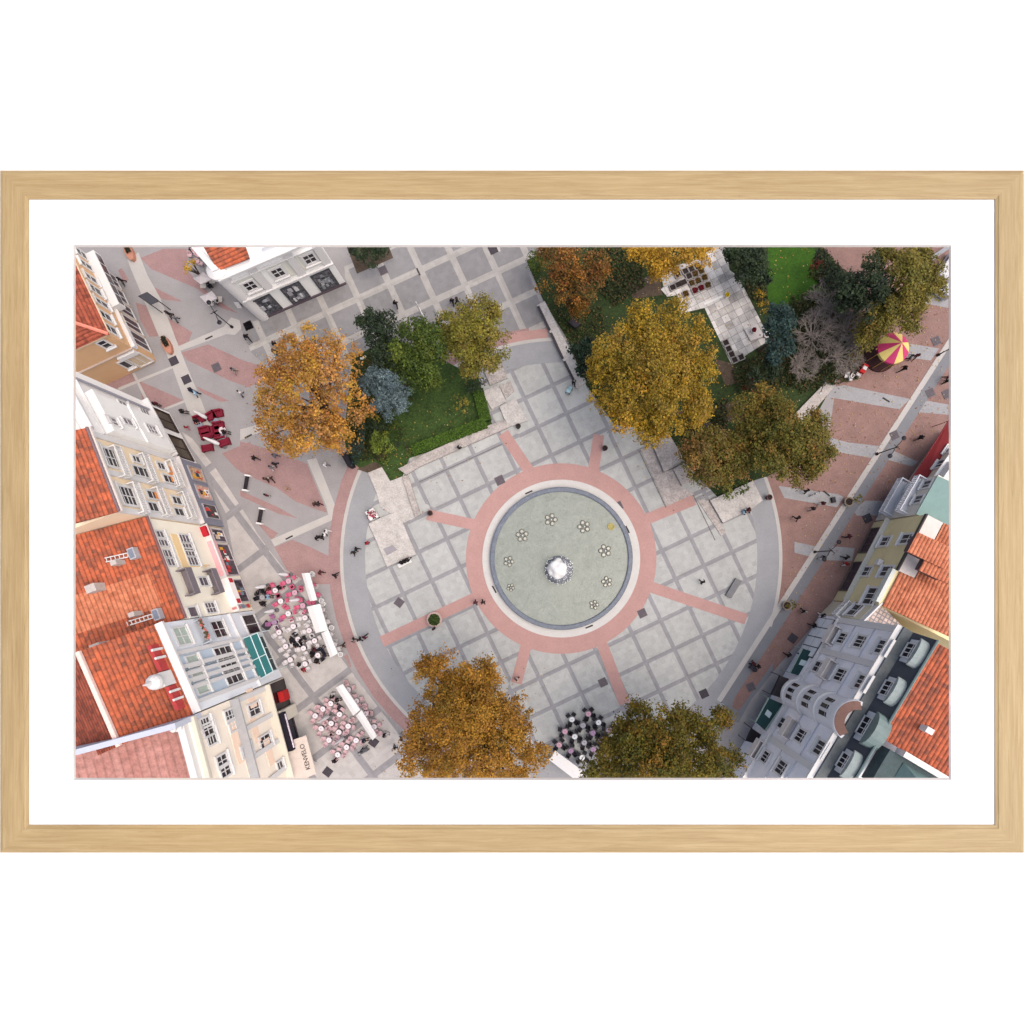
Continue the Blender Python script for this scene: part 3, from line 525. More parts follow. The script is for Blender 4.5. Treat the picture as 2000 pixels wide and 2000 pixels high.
for t, x, y in (("F",300,1840), ("K",350,480), ("F",540,1570), ("K",730,130)):
    a = on_roof(*px(t, x, y)[0], rp4); k = .42 if (t, x) in (("F",300), ("K",350)) else .25; b = MB().obox(a + Vector((0, 0, .5)), f.t * k, f.n * k * 1.3, Vector((0, 0, .8))); b.build("chimney", M((184, 174, 168), .2, 3), f.root)
a = on_roof(*px("K",300,60)[0], rp4); dn = (rp4[2] - rp4[1]).normalized(); roof(f.root, [a + f.t * q + dn * w_ + Vector((0, 0, .06)) for q, w_ in ((-2, -5.5), (2, -5.5), (2, 6), (-2, 6))], TILE_L, f.t, .05, "roof_patch")
# --- blue and white ornamented house
f = bld("ornate_house", "pale blue and white house with red gable ornaments and teal glass canopy", (494.5, 1192.5), (551, 1322), 26, 20.6, M((226, 230, 236), .04, .6))
P1 = [up(f.A - f.n * .2, 20.7), up(f.B - f.n * .2, 20.7), up(f.B - f.n * 6.2, 23.6), up(f.A - f.n * 6.2, 23.6)]; roof(f.root, P1, TILE, f.t)
roof(f.root, [P1[2], P1[3], up(f.A - f.n * 20, 18), up(f.B - f.n * 20, 18)], TILE_D, f.t, .24)
b = MB()
for i in range(26): b.obox(P1[3].lerp(P1[2], (i + .5) / 26) + Vector((0, 0, .12)), f.t * .2, f.n * .22, Vector((0, 0, .16)))
b.build("ridge", M((232, 206, 196), .1), f.root)
f.ledge(20.0, .7, .7); f.ledge(6.3, .4, .3); blue = M((186, 200, 214), .05, .8); green = M((168, 182, 172), .2, 1.5, .2)
for x, y, x2, y2 in ((1280,635,1640,565), (1330,785,1690,690), (1380,930,1750,820)):
    ta, za = f.px(*px("K", x, y)[0]); tb, zb = f.px(*px("K", x2, y2)[0]); tm = (ta + tb) / 2
    f.panel("recess", tm - .95, tm + .95, 6.3, za + 1.9, blue, 0.0, .03); f.window(tm, za - .3, 1.1, 2.0, 1, 1, gm=green, sill=True); f.window(tm, zb, 1.4, 3.6, 1, 3, sill=True)
    for q in (-1.2, 1.2): f.panel("pilaster", tm + q - .22, tm + q + .22, 6, 19.9, WHITE, 0.0, .28)
ta, za = f.px(*px("K",1180,360)[0]); tb, zb = f.px(*px("K",1560,315)[0]); tm = (ta + tb) / 2
f.window(tm, za, 1.9, 2.2, 2, 2, gm=green); f.window(tm, zb, 2.0, 3.6, 2, 3, transom=.25); bal = f.balcony(tm, (za + zb) / 2 - .6, 2.9, 1.1, M((180, 186, 194), .1), bars=False)
b = MB()
for i in range(40): q = f.P(tm + random.uniform(-1.3, 1.3), (za + zb) / 2 + .4 + random.uniform(0, .3), random.uniform(.8, 1.15)); b.cur = i % 2; b.ball(q, random.uniform(.1, .18), 5, 4)
b.build("flower_box", [M((190, 110, 100), .2), M((84, 74, 52), .3)], bal)
red = M((172, 62, 62), .2, 2); tg = f.L
for a_, b_ in ((2.0, 4.9), (6.6, 9.2)):
    o = f.panel("gable_panel", a_, b_, 20.7, 22.0, red, -.9, -.5)
    for q in (.6, 1.5): f.panel("gable_post", a_ + q - .12, a_ + q + .12, 20.7, 22.3, WHITE, -.5, -.3, o)
b = MB()
f.bx(b, 5.0, 6.5, 20.7, 22.6, -1.1, -.4); b.ball(f.P(5.75, 23.2, -.8), .8, 12, 8); b.tube([f.P(5.75, 23.6, -.8), f.P(5.75, 24.9, -.8)], [.35, .05], 8); b.build("finial", WHITE, f.root)
can = thing("glass_canopy", "teal glass canopy with thin white bars over the shop entrance", "canopy", f.P(6, 0, 2))
cpts = [Wp(*p, z_) for p, z_ in zip(px("L",-25,395,130,335,300,750,150,838), (6.2, 4.0, 4.0, 6.2))]
b = MB().add(cpts + [q - Vector((0, 0, .1)) for q in cpts], [(0,1,2,3), (7,6,5,4), (0,4,5,1), (1,5,6,2), (2,6,7,3), (3,7,4,0)]); b.build("pane", M((52, 112, 114), .15, .8, .2), can)
b = MB(); mid = lambda i, j, k: cpts[i].lerp(cpts[j], k) + Vector((0, 0, .15))
for p_, q_ in ((mid(0,1,.5), mid(3,2,.5)), (mid(1,2,.55), mid(0,3,.55)), (mid(0,1,0), mid(0,1,1)), (mid(1,2,0), mid(1,2,1)), (mid(2,3,0), mid(2,3,1))): b.tube([p_, q_], .07, 5)
for p_ in (cpts[1], cpts[2]): b.tube([up(p_, 0), up(p_, 4.0)], .06, 6)
b.build("canopy_frame", M((206, 222, 224), .05), can)
f.window(1.9, 2.2, 2.6, 3.2, 2, 1, sill=False, gm=M((58, 44, 50), .6, 2, .2)); f.window(6.4, 2.2, 5.0, 3.2, 3, 1, sill=False, gm=M((50, 66, 68), .4, 1, .15))
# --- cream house bottom left
f = bld("cream_house", "cream and peach house with grey ledge and pink sheet roof, bottom left", (551.5, 1324), (606, 1528), 24, 20.3, M((240, 228, 212), .05, .6))
f.panel("upper_wall", 0, f.L, 20.3, 21.8, M((240, 228, 212), .05, .6), -.9, 0.0)
roof(f.root, [up(f.A - f.n * 1.0, 20.6), up(f.B - f.n * 1.0, 20.6), up(f.B - f.n * 20, 24), up(f.A - f.n * 20, 24)], TILE_P, f.t)
f.ledge(21.0, .8, .5, CREAM); b = MB(); f.bx(b, 0, f.L, 21.8, 22.6, -.9, -.2)
for i in range(3): q = f.P(.6 + i * 6.6, 23.2, -.6); b.ring([(.35, 22.6), (.45, 23.0), (.2, 23.3), (.3, 23.7), (.02, 24.2)], 10, (q.x, q.y), cap=False)
b.build("parapet", WHITE, f.root); f2 = Facade(f.A + f.n * .1, f.A - f.n * 24, f.root); f2.panel("party_wall", -.1, 24, 20, 24.4, M((186, 190, 204), .06), -.5, .05)
f.ledge(13.6, .5, 1.1, M((160, 160, 162), .1)); f.ledge(5.2, .5, .8, CREAM)
win_px(f, [("K",1440,1300,.8,1.5,1,3), ("K",1475,1378,1.1,1.7,2,2), ("K",1515,1490,.8,1.5,1,3), ("K",1715,1225,1.2,2.0,2,3), ("K",1755,1325,1.2,2.0,2,3), ("K",1625,1715,1.1,1.8,2,2), ("K",1660,1820,1.1,1.8,2,2), ("K",1880,1600,1.0,1.5,2,2), ("L",95,1160,1.3,2.5,2,2), ("L",215,1505,1.4,2.6,2,2), ("L",5,1600,1.2,2.0,2,2), ("L",370,1760,.8,1.4,1,2), ("L",530,1860,1.0,1.6,1,2)], sur=.22)
pe = M((240, 212, 190), .06)
for (x, y, w_, h_) in ((1790,1500,5.0,2.2), (100,1380,3.2,1.4), (250,1620,3.4,1.6), (60,1750,4.5,2.2), (60,1040,2.4,1.6)):
    t_, z_ = f.px(*px("K" if x > 1000 else "L", x, y)[0]); f.panel("peach_panel", t_ - w_ / 2, t_ + w_ / 2, z_ - h_ / 2, z_ + h_ / 2, pe, 0.0, .05)
for t_ in (.4, 3.9, 7.4, 11.0, 14.4): f.panel("pilaster", t_ - .3, t_ + .3, 5.7, 13.6, WHITE, 0.0, .22)
ta, _ = f.px(*px("L",370,1020)[0]); b = MB(); f.bx(b, ta - 2.1, ta + 2.1, .1, 4.7, .0, .25); b.build("shop_window", M((36, 24, 26), .3, 1, .2), f.root)
q = f.P(ta, 2.4, .7); rd = MB().obox(q, f.t * .7, f.n * .35, Vector((0, 0, .9))); rd.build("red_display", M((170, 30, 30), .2, 2), f.root)
tb, _ = f.px(*px("L",430,1380)[0]); aw = f.panel("awning", tb - 2.6, tb + 2.6, 4.3, 5.1, M((24, 18, 32), .2), 0.0, 1.3)
f.bx(MB(), tb - 2.3, tb + 2.3, 4.55, 4.85, 1.3, 1.36).build("lettering_strip", M((226, 214, 226), .5, 5, fine=9), aw)
f.window(tb, 2.0, 4.6, 3.4, 2, 1, sill=False, gm=M((28, 28, 46), .3, 1.5, .15), fm=M((70, 56, 58), .1))
tc_, _ = f.px(*px("L",590,1640)[0]); Q_ = [f.P(tc_ - 2.7, 4.5, .1), f.P(tc_ + 2.7, 4.5, .1), f.P(tc_ + 2.7, 3.0, 2.5), f.P(tc_ - 2.7, 3.0, 2.5)]; sg = MB().add(Q_ + [q - Vector((0, 0, .15)) for q in Q_], [(0,1,2,3), (7,6,5,4), (0,4,5,1), (1,5,6,2), (2,6,7,3), (3,7,4,0)]).build("sign_board", M((196, 182, 172), .12), f.root)
yy = (Q_[0] - Q_[3]).normalized(); xx = (Q_[0] - Q_[1]).normalized(); xx = xx if xx.cross(yy).z > 0 else -xx; cu = bpy.data.curves.new("lettering", 'FONT'); cu.body = "KENVELO"; cu.size = .82; cu.align_x = 'CENTER'; cu.align_y = 'CENTER'; cu.extrude = .02; o = bpy.data.objects.new("lettering", cu); me = bpy.data.meshes.new_from_object(o); bpy.data.objects.remove(o)
nn = xx.cross(yy); T_ = Matrix(((xx.x, yy.x, nn.x), (xx.y, yy.y, nn.y), (xx.z, yy.z, nn.z))).to_4x4(); T_.translation = Q_[0].lerp(Q_[2], .5).lerp(Q_[2].lerp(Q_[3], .5), .45) + nn * .05; me.transform(T_); me.materials.append(M((64, 56, 54), .05)); o = bpy.data.objects.new("lettering", me); C.objects.link(o); o.parent = sg
tr = f.px(*px("L",470,1190)[0], .5)[0]; f.panel("entrance_block", tr - .8, tr + .8, .1, 4.8, CREAM, 0.0, .9)
# --- white corner building at the top
f = bld("shop_building", "white two-storey shop building with three display windows, top", (513, 623), (676, 553), 12, 11.8, M((238, 238, 236), .04, .6), depdir=(-.66, .75))
roof(f.root, [Wp(426, 529, 12.2), Wp(487, 506, 12.2), Wp(470, 455, 14), Wp(380, 455, 14)], TILE, f.t)
f.ledge(11.1, .7, .8); f.ledge(5.3, .5, .5); f.ledge(9.6, .3, .35)
MB().prism([f.P(6.4, 0, -.2), f.P(f.L, 0, -.2), f.P(f.L, 0, -1.2), f.P(6.4, 0, -1.2)], 11.8, 12.6).build("parapet", M((226, 228, 234), .05), f.root)
MB().prism([f.P(0, 0, -.1), f.P(.8, 0, -.1), Vector((*(f.A + f.back + f.t * .8).xy, 0)), Vector((*(f.A + f.back).xy, 0))], 11.8, 12.5).build("parapet", WHITE, f.root)
win_px(f, [("B",50,460,1.3,1.7,2,2), ("B",350,318,1.3,1.7,2,2), ("B",690,168,1.3,1.7,2,2)], sur=.3)
for x, y in ((90,440), (420,330), (710,220)):
    t_, z_ = f.px(*px("B", x, y)[0]); f.panel("grey_field", t_ - 1.55, t_ + 1.55, 6.0, 9.4, M((216, 216, 206), .05), 0.0, .04)
for x, y in ((190,410), (560,260), (840,150)): t_, z_ = f.px(*px("B", x, y)[0]); f.panel("pilaster", t_ - .5, t_ + .5, 5.8, 11, WHITE, 0.0, .3)
dsp = M((92, 92, 98), .9, 2.6, .25, fine=5)
for x, y in ((255,690), (560,560), (870,420)): t_, z_ = f.px(*px("B", x, y)[0]); f.window(t_, 2.6, 2.5, 3.8, 2, 2, gm=dsp, fm=M((70, 68, 74), .1), sur=.12, sill=False); LATE.append((f, t_ - 1.2, t_ + 1.2, .9, 4.3, .1, int(x), ((176,176,182),(206,206,210),(60,60,68),(130,134,140),(150,150,156)), 14))
f.panel("plinth", 0, f.L, 0.02, .35, M((88, 76, 84), .1), 0.0, .18)
MB().ring([(.9, 0), (.9, 11.0), (1.2, 11.4), (1.2, 11.9), (.6, 12.3)], 20, (f.A.x + f.t.x * .3 - f.n.x * .5, f.A.y + f.t.y * .3 - f.n.y * .5)).build("corner_column", WHITE, f.root)
# --- right side: grey palace
gm_ = M((238, 237, 243), .09, .7); slate = M((62, 66, 74), .2, 1.2, .6); cop = M((108, 124, 123), .15, 1.2, .6)
f = bld("grey_palace", "long pale grey building with rounded bay, balconies and dormers, bottom right", (1601, 1200), (1409, 1523), 22, 17.8, gm_)
def RO(t, d, z): return f.P(t, z, -d)
MB().prism([f.P(0, 0, -.1), f.P(f.L, 0, -.1), f.P(f.L, 0, -1.2), f.P(0, 0, -1.2)], 17.8, 18.1).build("gutter", M((92, 97, 99), .25, 2), f.root)
b = MB(); b.add([RO(0,1.2,18.1), RO(f.L,1.2,18.1), RO(f.L,2.4,20.5), RO(0,2.4,20.5)], [(0,1,2,3)]); b.add([RO(0,1.2,17.9), RO(f.L,1.2,17.9), RO(f.L,2.5,20.4), RO(0,2.5,20.4)], [(3,2,1,0)]); b.build("mansard", slate, f.root)
td = f.px(*px("O",1150,1180)[0])[0]
roof(f.root, [RO(0.3,2.4,20.55), RO(11.8,2.4,20.55), RO(11.8,16,23.2), RO(.3,16,23.2)], TILE, f.t); roof(f.root, [RO(16.8,2.4,20.55), RO(f.L,2.4,20.55), RO(f.L,16,23.2), RO(16.8,16,23.2)], TILE, f.t)
f.ledge(17.2, .6, .5, WHITE); f.ledge(5.4, .4, .5)
MB().tube([RO(0,2.3,20.6), RO(f.L,2.3,20.6)], .14, 6).build("ridge", cop, f.root)
ls = [("O",1180,490,1.5,2.0,3,1), ("O",960,870,1.5,2.0,3,1), ("O",510,1580,1.5,2.0,3,1), ("O",935,430,1.4,1.9,3,1), ("O",720,790,1.4,1.9,3,1), ("O",295,1445,1.4,1.9,3,1), ("O",740,395,1.3,1.7,3,1), ("O",85,1790,1.5,2.0,3,1), ("W",330,1680,1.3,1.7,3,1), ("O",475,700,1.3,1.5,2,1), ("O",95,1310,1.3,1.5,2,1)]
for t, x, y, w_, h_, c_, r_ in ls:
    a, z = f.px(*px(t, x, y)[0], .1); f.window(a, z, w_, h_, c_, r_, sur=.24, transom=.28, sill=True, hood=.3, gm=M((28, 26, 34), .2, 1, .12))
for t, x, y in (("O",630,360), ("O",580,730), ("O",165,1360), ("W",230,1590)):
    a, z = f.px(*px(t, x, y)[0], .7); f.balcony(a, z - .6, 2.6, 1.15, M((206, 200, 196), .06), bars=False)
for t, x, y in (("O",900,230), ("O",830,610), ("O",220,1650)):
    a, z = f.px(*px(t, x, y)[0], .1); f.panel("pilaster", a - .38, a + .38, 5.8, 17.2, WHITE, 0.0, .25)
for z_ in (9.6, 13.6): f.ledge(z_, .16, .12, M((188, 188, 196), .05), name="string_course")
tb0, _ = f.px(*px("O",480,1080)[0], 1.0); tb0 = f.px(*px("O",820,1250)[0], .8)[0]
bc = f.P(tb0, 0, -.55); rb = 2.05; b = MB(); ang = math.atan2(f.n.y, f.n.x)
b.ring([(rb, 5.0), (rb, 17.6), (rb + .25, 17.7), (rb + .25, 18.3), (rb - .2, 18.4)], 20, (bc.x, bc.y), ang - 1.45, ang + 1.45); b.ring([(.01, 5.0), (rb, 5.0)], 20, (bc.x, bc.y), ang - 1.45, ang + 1.45)
bay = b.build("round_bay", M((214, 214, 220), .04), f.root)
for z_ in (5.0, 9.0, 13.2): MB().ring([(rb - .05, z_), (rb + .22, z_), (rb + .22, z_ + .5), (rb - .05, z_ + .55)], 20, (bc.x, bc.y), ang - 1.45, ang + 1.45).build("band", WHITE, f.root)
for z_ in (6.9, 11.2, 15.4):
    for i in (-1, 0, 1):
        a_ = ang + i * .42; q = Vector((bc.x + (rb + .01) * math.cos(a_), bc.y + (rb + .01) * math.sin(a_), z_)); tt = Vector((-math.sin(a_), math.cos(a_), 0)); nn = Vector((math.cos(a_), math.sin(a_), 0))
        b = MB(); b.obox(q, tt * .34, nn * .06, Vector((0, 0, 1.05))); o = b.build("window", WHITE, f.root); b = MB(); b.obox(q + nn * .03, tt * .25, nn * .06, Vector((0, 0, .6)) ) ; b.obox(q + nn * .03 + Vector((0, 0, .85)), tt * .25, nn * .06, Vector((0, 0, .13))); b.build("pane", M((28, 26, 34), .2, 1, .12), o)
b = MB(); b.ring([(rb + .2, 18.4), (rb - .6, 19.0)], 20, (bc.x, bc.y), ang - 1.3, ang + 1.3); b.build("bay_roof", M((128, 98, 88), .2, 2), bay)
for t, x, y, big in (("O",1470,540,0), ("O",1220,940,0), ("O",960,1330,1), ("O",730,1700,0)):
    p = None; ff = Facade(f.A - f.n * 1.6, f.B - f.n * 1.6, f.root); a, z = ff.px(*px(t, x, y)[0]); w_ = 1.35 if not big else 1.7
    b = MB(); f.bx(b, a - w_, a + w_, 18.1, 19.8, -2.4, -1.3); b.cur = 1
    prof = [f.P(a + (w_ + .25) * math.cos(math.pi * i / 8), 19.8 + (.5 + .7 * big) * math.sin(math.pi * i / 8), 0) for i in range(9)]
    vs = [q - f.n * 1.15 for q in prof] + [q - f.n * 2.7 for q in prof]; b.add(vs, [(i, i + 1, 10 + i, 9 + i) for i in range(8)] + [tuple(range(9))[::-1], tuple(range(9, 18))]); b.build("dormer", [M((206, 206, 210), .1), M((138, 148, 148), .18) if not big else cop], f.root)
    f.window(a, 19.0, w_ * 1.15, 1.3, 3, 1, off=-1.3, transom=.28, sur=.12, sill=False, gm=M((28, 26, 34), .2, 1, .12))
b = MB()        # copper turret between the two roofs
q0 = [RO(12.4,3.4,20.6), RO(16.4,3.4,20.6), RO(16.4,11,20.6), RO(12.4,11,20.6)]; b.prism(q0, 19.5, 21.2); b.build("turret_base", M((70, 84, 86), .25), f.root)
b = MB(); q1 = [RO(12.9,5.2,21.3), RO(15.9,5.2,21.3), RO(15.9,10.6,21.3), RO(12.9,10.6,21.3)]; q2 = [RO(13.6,6.2,22.6), RO(15.2,6.2,22.6), RO(15.2,9.6,22.6), RO(13.6,9.6,22.6)]
b.add(q1 + q2, [(0,1,5,4), (1,2,6,5), (2,3,7,6), (3,0,4,7)]); b.cur = 1; b.add(q2, [(0,1,2,3)]); b.build("turret_roof", [M((98, 122, 122), .2), M((40, 46, 50), .2)], f.root)
for d0, t_ in ((4.2, 12.1), (4.2, 16.7)):
    b = MB(); f.bx(b, t_ - .3, t_ + .3, 20.8, 22.2, -15, -d0); b.build("parapet", M((224, 216, 212), .08), f.root)
for t_, d_ in ((8.8, 5.0), (20.5, 6)): MB().obox(RO(t_, d_, 22), f.t * .3, f.n * .4, Vector((0, 0, .5))).build("chimney", M((220, 216, 212), .1), f.root)
teal = M((28, 62, 62), .15, 1, .7)
def awning(label, quad, z0, z1, m, frame=None, tl="p"):
    r = thing("awning", label, "awning", up(Wp(*px(tl, *quad)[0], z0), 0)); P_ = [Wp(*p, z_) for p, z_ in zip(px(tl, *quad), (z0, z0, z1, z1))]; b = MB(); b.add(P_ + [p - Vector((0, 0, .12)) for p in P_], [(0,1,2,3), (7,6,5,4), (0,4,5,1), (1,5,6,2), (2,6,7,3), (3,7,4,0)])
    o = b.build("canvas", m, r); b = MB(); b.tube([P_[0], P_[1]], .09, 6); b.tube([P_[0], up(P_[0], 0)], .05, 5); b.tube([P_[1], up(P_[1], 0)], .05, 5); b.tube([P_[3], P_[2]], .1, 6); b.build("awning_frame", frame or M((150, 168, 160), .1), r); return r, P_
for quad, lb in (((620,690,770,400,930,455,770,735), "dark teal awning with pale square logo above the rounded bay"), ((215,1270,370,985,545,1060,330,1370), "dark teal awning with pale square logo below the rounded bay")):
    r, P_ = awning(lb, quad, 3.0, 4.0, teal, tl="W"); c_ = (P_[0] + P_[1] + P_[2] + P_[3]) / 4 + Vector((0, 0, .06)); b = MB(); e1, e2 = (P_[1] - P_[0]).normalized(), (P_[3] - P_[0]).normalized()
    b.obox(c_, e1 * .38, e2 * .38, e1.cross(e2) * .03); b.build("logo_square", M((190, 204, 204), .1), r)
awning("black slatted awning tucked under the rounded bay", (395,945,500,720,600,755,530,990), 2.8, 3.4, M((58, 52, 54), .35, 4), IRON, tl="W")
awning("small black shop awning beside the lower balcony, bottom right", (100,1490,170,1340,300,1430,220,1530), 2.8, 3.3, M((26, 24, 28), .2), IRON, tl="W")
b = MB()
for i in range(4):
    for j in range(2):
        f.bx(b, .6 + i * 1.45, 1.9 + i * 1.45, .6 + j * 2.1, 2.5 + j * 2.1, .1, .2)
b.build("shop_glazing", M((226, 230, 234), .08), f.root); b = MB(); f.bx(b, .5, 6.4, .3, 4.9, 0.0, .1); b.build("shop_frame", M((54, 56, 62), .1), f.root)
# --- yellow house
f = bld("yellow_house", "mustard yellow house with white framed windows and bright orange roof", (1707, 1020), (1628, 1172), 16, 10.4, M((222, 208, 162), .1, .8))
e0 = [f.P(2.2, 10.9, -1.6), f.P(f.L - 1.2, 10.9, -.2), f.P(f.L + 3, 13.6, -10), f.P(1.4, 13.6, -10)]
MB().prism([f.P(0, 0, -.05), f.P(f.L * .62, 0, -.05), f.P(f.L * .62, 0, -2.2), f.P(0, 0, -2.2)], 10.4, 10.75).build("terrace", M((208, 198, 192), .1), f.root)
roof(f.root, [f.P(0, 10.8, -2.3), f.P(f.L * .62, 10.8, -2.3), f.P(f.L * .62, 13.2, -11), f.P(0, 13.2, -11)], TILE_L, f.t); roof(f.root, [f.P(f.L * .62, 10.6, -.4), f.P(f.L, 10.6, -.4), f.P(f.L, 13.2, -11), f.P(f.L * .62, 13.2, -11)], TILE_L, f.t)
b = MB(); f.bx(b, -.05, f.L * .62, 10.4, 10.9, -.06, .12); b.build("gutter", M((70, 68, 66), .1), f.root)
b = MB(); f.bx(b, f.L * .62, f.L - .2, 9.6, 10.5, 0.0, .5); b.build("cornice", M((196, 200, 194), .06), f.root)
win_px(f, [("V",870,945,1.2,1.7,2,1), ("V",1200,905,1.2,1.8,2,1), ("V",580,1415,1.2,1.7,2,1), ("V",890,1415,1.3,2.0,2,1)], sur=.24, transom=.28)
a, z = f.px(*px("V",660,1810)[0]); f.window(a, z, 2.2, 2.2, 3, 1, transom=.28, sur=.25)
b = MB(); a_, z_ = f.px(*px("V",820,1300)[0]); b.obox(f.P(a_, z_, .4), f.t * .4, f.n * .3, Vector((0, 0, .35))); b.build("air_conditioner", WHITE, f.root)
f.ledge(3.4, .3, .7, M((186, 186, 180), .1)); f.window(3.0, 1.7, 3.6, 2.6, 3, 1, sill=False, gm=gds, fm=M((110, 100, 90), .1)); f.window(8.6, 1.7, 4.2, 2.6, 3, 1, sill=False, gm=gds, fm=M((110, 100, 90), .1))
for u, v in ((1800, 1072), (1822, 1108)):
    q = Wp(u, v, 12.6); b = MB().obox(q, f.t * 1.0, f.n * 1.4, Vector((0, 0, .7))); o = b.build("roof_dormer", M((92, 76, 80), .2), f.root); roof(f.root, [q + f.t * 1.3 + f.n * 1.7 + Vector((0, 0, .7)), q - f.t * 1.3 + f.n * 1.7 + Vector((0, 0, .7)), q - f.t * 1.3 - f.n * 2.6 + Vector((0, 0, 1.3)), q + f.t * 1.3 - f.n * 2.6 + Vector((0, 0, 1.3))], TILE_L, f.t, .15, "dormer_roof")
# terrace house between yellow house and palace
f = bld("terrace_house", "small house with patterned roof terrace and greenery beside the yellow house", (1627, 1174), (1602, 1199), 12, 9.6, M((210, 200, 176), .08))
mo = grid_mat((186, 168, 158), (128, 124, 128), .5, .5, .16, R(30), .3); b = MB().prism([f.P(-.6, 0, -.3), f.P(f.L, 0, -.3), f.P(f.L, 0, -6), f.P(-.6, 0, -6)], 9.6, 9.7); b.build("terrace", mo, f.root)
b = MB(); f.bx(b, -.6, f.L, 9.6, 10.5, -.25, -.05); f.bx(b, f.L - .2, f.L, 9.6, 10.5, -6, -.3); b.build("parapet", WHITE, f.root)
MB().obox(f.P(.4, 10.2, -5.2), f.t * .7, f.n * .6, Vector((0, 0, .5))).build("red_cover", M((190, 24, 40), .1), f.root)
roof(f.root, [f.P(-1, 10.2, -6.2), f.P(f.L, 10.2, -6.2), f.P(f.L, 12.5, -14), f.P(-1, 12.5, -14)], TILE, f.t)
a, z = f.px(*px("O",990,40)[0]); f.window(1.2, 7.0, 1.8, 2.0, 2, 1, transom=.28); f.balcony(1.7, 5.0, 2.6, 1.0, M((206, 206, 206), .05))
# turquoise roofed house
f = bld("turquoise_house", "white house with turquoise roof and stacked white balconies, right edge", (1748, 948), (1709, 1017), 14, 8.6, M((214, 208, 196), .07))
roof(f.root, [f.P(.2, 8.7, .1), f.P(f.L, 8.7, .1), f.P(f.L, 9.6, -5), f.P(.2, 9.6, -5)], M((124, 150, 146), .1, .8), f.t); roof(f.root, [f.P(.2, 9.6, -5), f.P(f.L, 9.6, -5), f.P(f.L, 11.5, -12), f.P(.2, 11.5, -12)], TILE_L, f.t)
for z_, d_ in ((2.9, 1.5), (5.9, 1.2)): f.balcony(f.L / 2, z_, f.L - .5, d_, M((208, 210, 216), .05), bars=True)
for a_ in (1.2, 3.4): f.window(a_, 4.6, 1.0, 1.6, 2, 1); f.window(a_, 7.4, 1.0, 1.4, 2, 1)
f.window(f.L / 2, 1.4, 3.6, 2.2, 3, 1, sill=False)
# house behind the red awning
f = bld("eaves_house", "pale house with white stepped gable behind the long red awning", (1838, 846), (1760, 958), 14, 6.6, M((206, 196, 176), .08))
f.ledge(6.0, .5, .5); roof(f.root, [f.P(0, 6.7, .2), f.P(f.L * .55, 6.7, .2), f.P(f.L * .55, 8, -9), f.P(0, 8, -9)], M((176, 170, 160), .1), f.t)
b = MB(); f.bx(b, f.L * .6, f.L, 6.6, 7.9, -9, .1); f.bx(b, f.L * .5, f.L * .6, 6.6, 7.3, -9, .3); b.build("parapet", WHITE, f.root)
for a_ in (1.5, 4.0, 6.5): f.window(a_, 5.0, 1.1, 1.2, 2, 1)
awning("long red awning over a shopfront at the right edge", (1480,690,1890,40,1900,330,1590,745), 3.2, 4.2, M((128, 40, 42), .12, 1.2), M((120, 50, 54), .1), tl="J")

for a in LATE + SHOP: goods(*a)
EX = 1.55

# ------------------------------------------------------------------ trees
leafm = bpy.data.materials.new("leaves"); leafm.use_nodes = True; n, l = leafm.node_tree.nodes, leafm.node_tree.links; bs = n["Principled BSDF"]; bs.inputs["Roughness"].default_value = .6; bs.inputs["Specular IOR Level"].default_value = .25
at = n.new("ShaderNodeAttribute"); at.attribute_name = "tint"; l.new(at.outputs["Color"], bs.inputs["Base Color"])
tr_ = n.new("ShaderNodeBsdfTranslucent"); l.new(at.outputs["Color"], tr_.inputs[0]); mxs = n.new("ShaderNodeMixShader"); mxs.inputs[0].default_value = .25
l.new(bs.outputs[0], mxs.inputs[1]); l.new(tr_.outputs[0], mxs.inputs[2]); l.new(mxs.outputs[0], n["Material Output"].inputs[0])
BARK = M((92, 78, 66), .25, 2, .9)
def leaf_mesh(name, cen, nrm, size, col):
    N = len(cen); r1 = rng.normal(size=(N, 3)); nrm = nrm / np.maximum(np.linalg.norm(nrm, axis=1, keepdims=True), 1e-6)
    a = np.cross(nrm, r1); a /= np.maximum(np.linalg.norm(a, axis=1, keepdims=True), 1e-6); b_ = np.cross(nrm, a)
    a *= size[:, None]; b_ *= (size * rng.uniform(.5, .9, N))[:, None]
    v = np.stack([cen - a, cen - b_ * .9 , cen + a, cen + b_], 1).reshape(-1, 3)
    me = bpy.data.meshes.new(name); me.vertices.add(4 * N); me.vertices.foreach_set("co", v.ravel()); me.loops.add(4 * N); me.loops.foreach_set("vertex_index", np.arange(4 * N)); me.polygons.add(N)
    me.polygons.foreach_set("loop_start", np.arange(N) * 4); me.polygons.foreach_set("loop_total", np.full(N, 4)); me.update(calc_edges=True)
    ca = me.color_attributes.new("tint", 'FLOAT_COLOR', 'POINT'); c4 = np.ones((4 * N, 4), np.float32); c4[:, :3] = np.repeat(col, 4, 0); ca.data.foreach_set("color", c4.ravel()); me.materials.append(leafm); return me
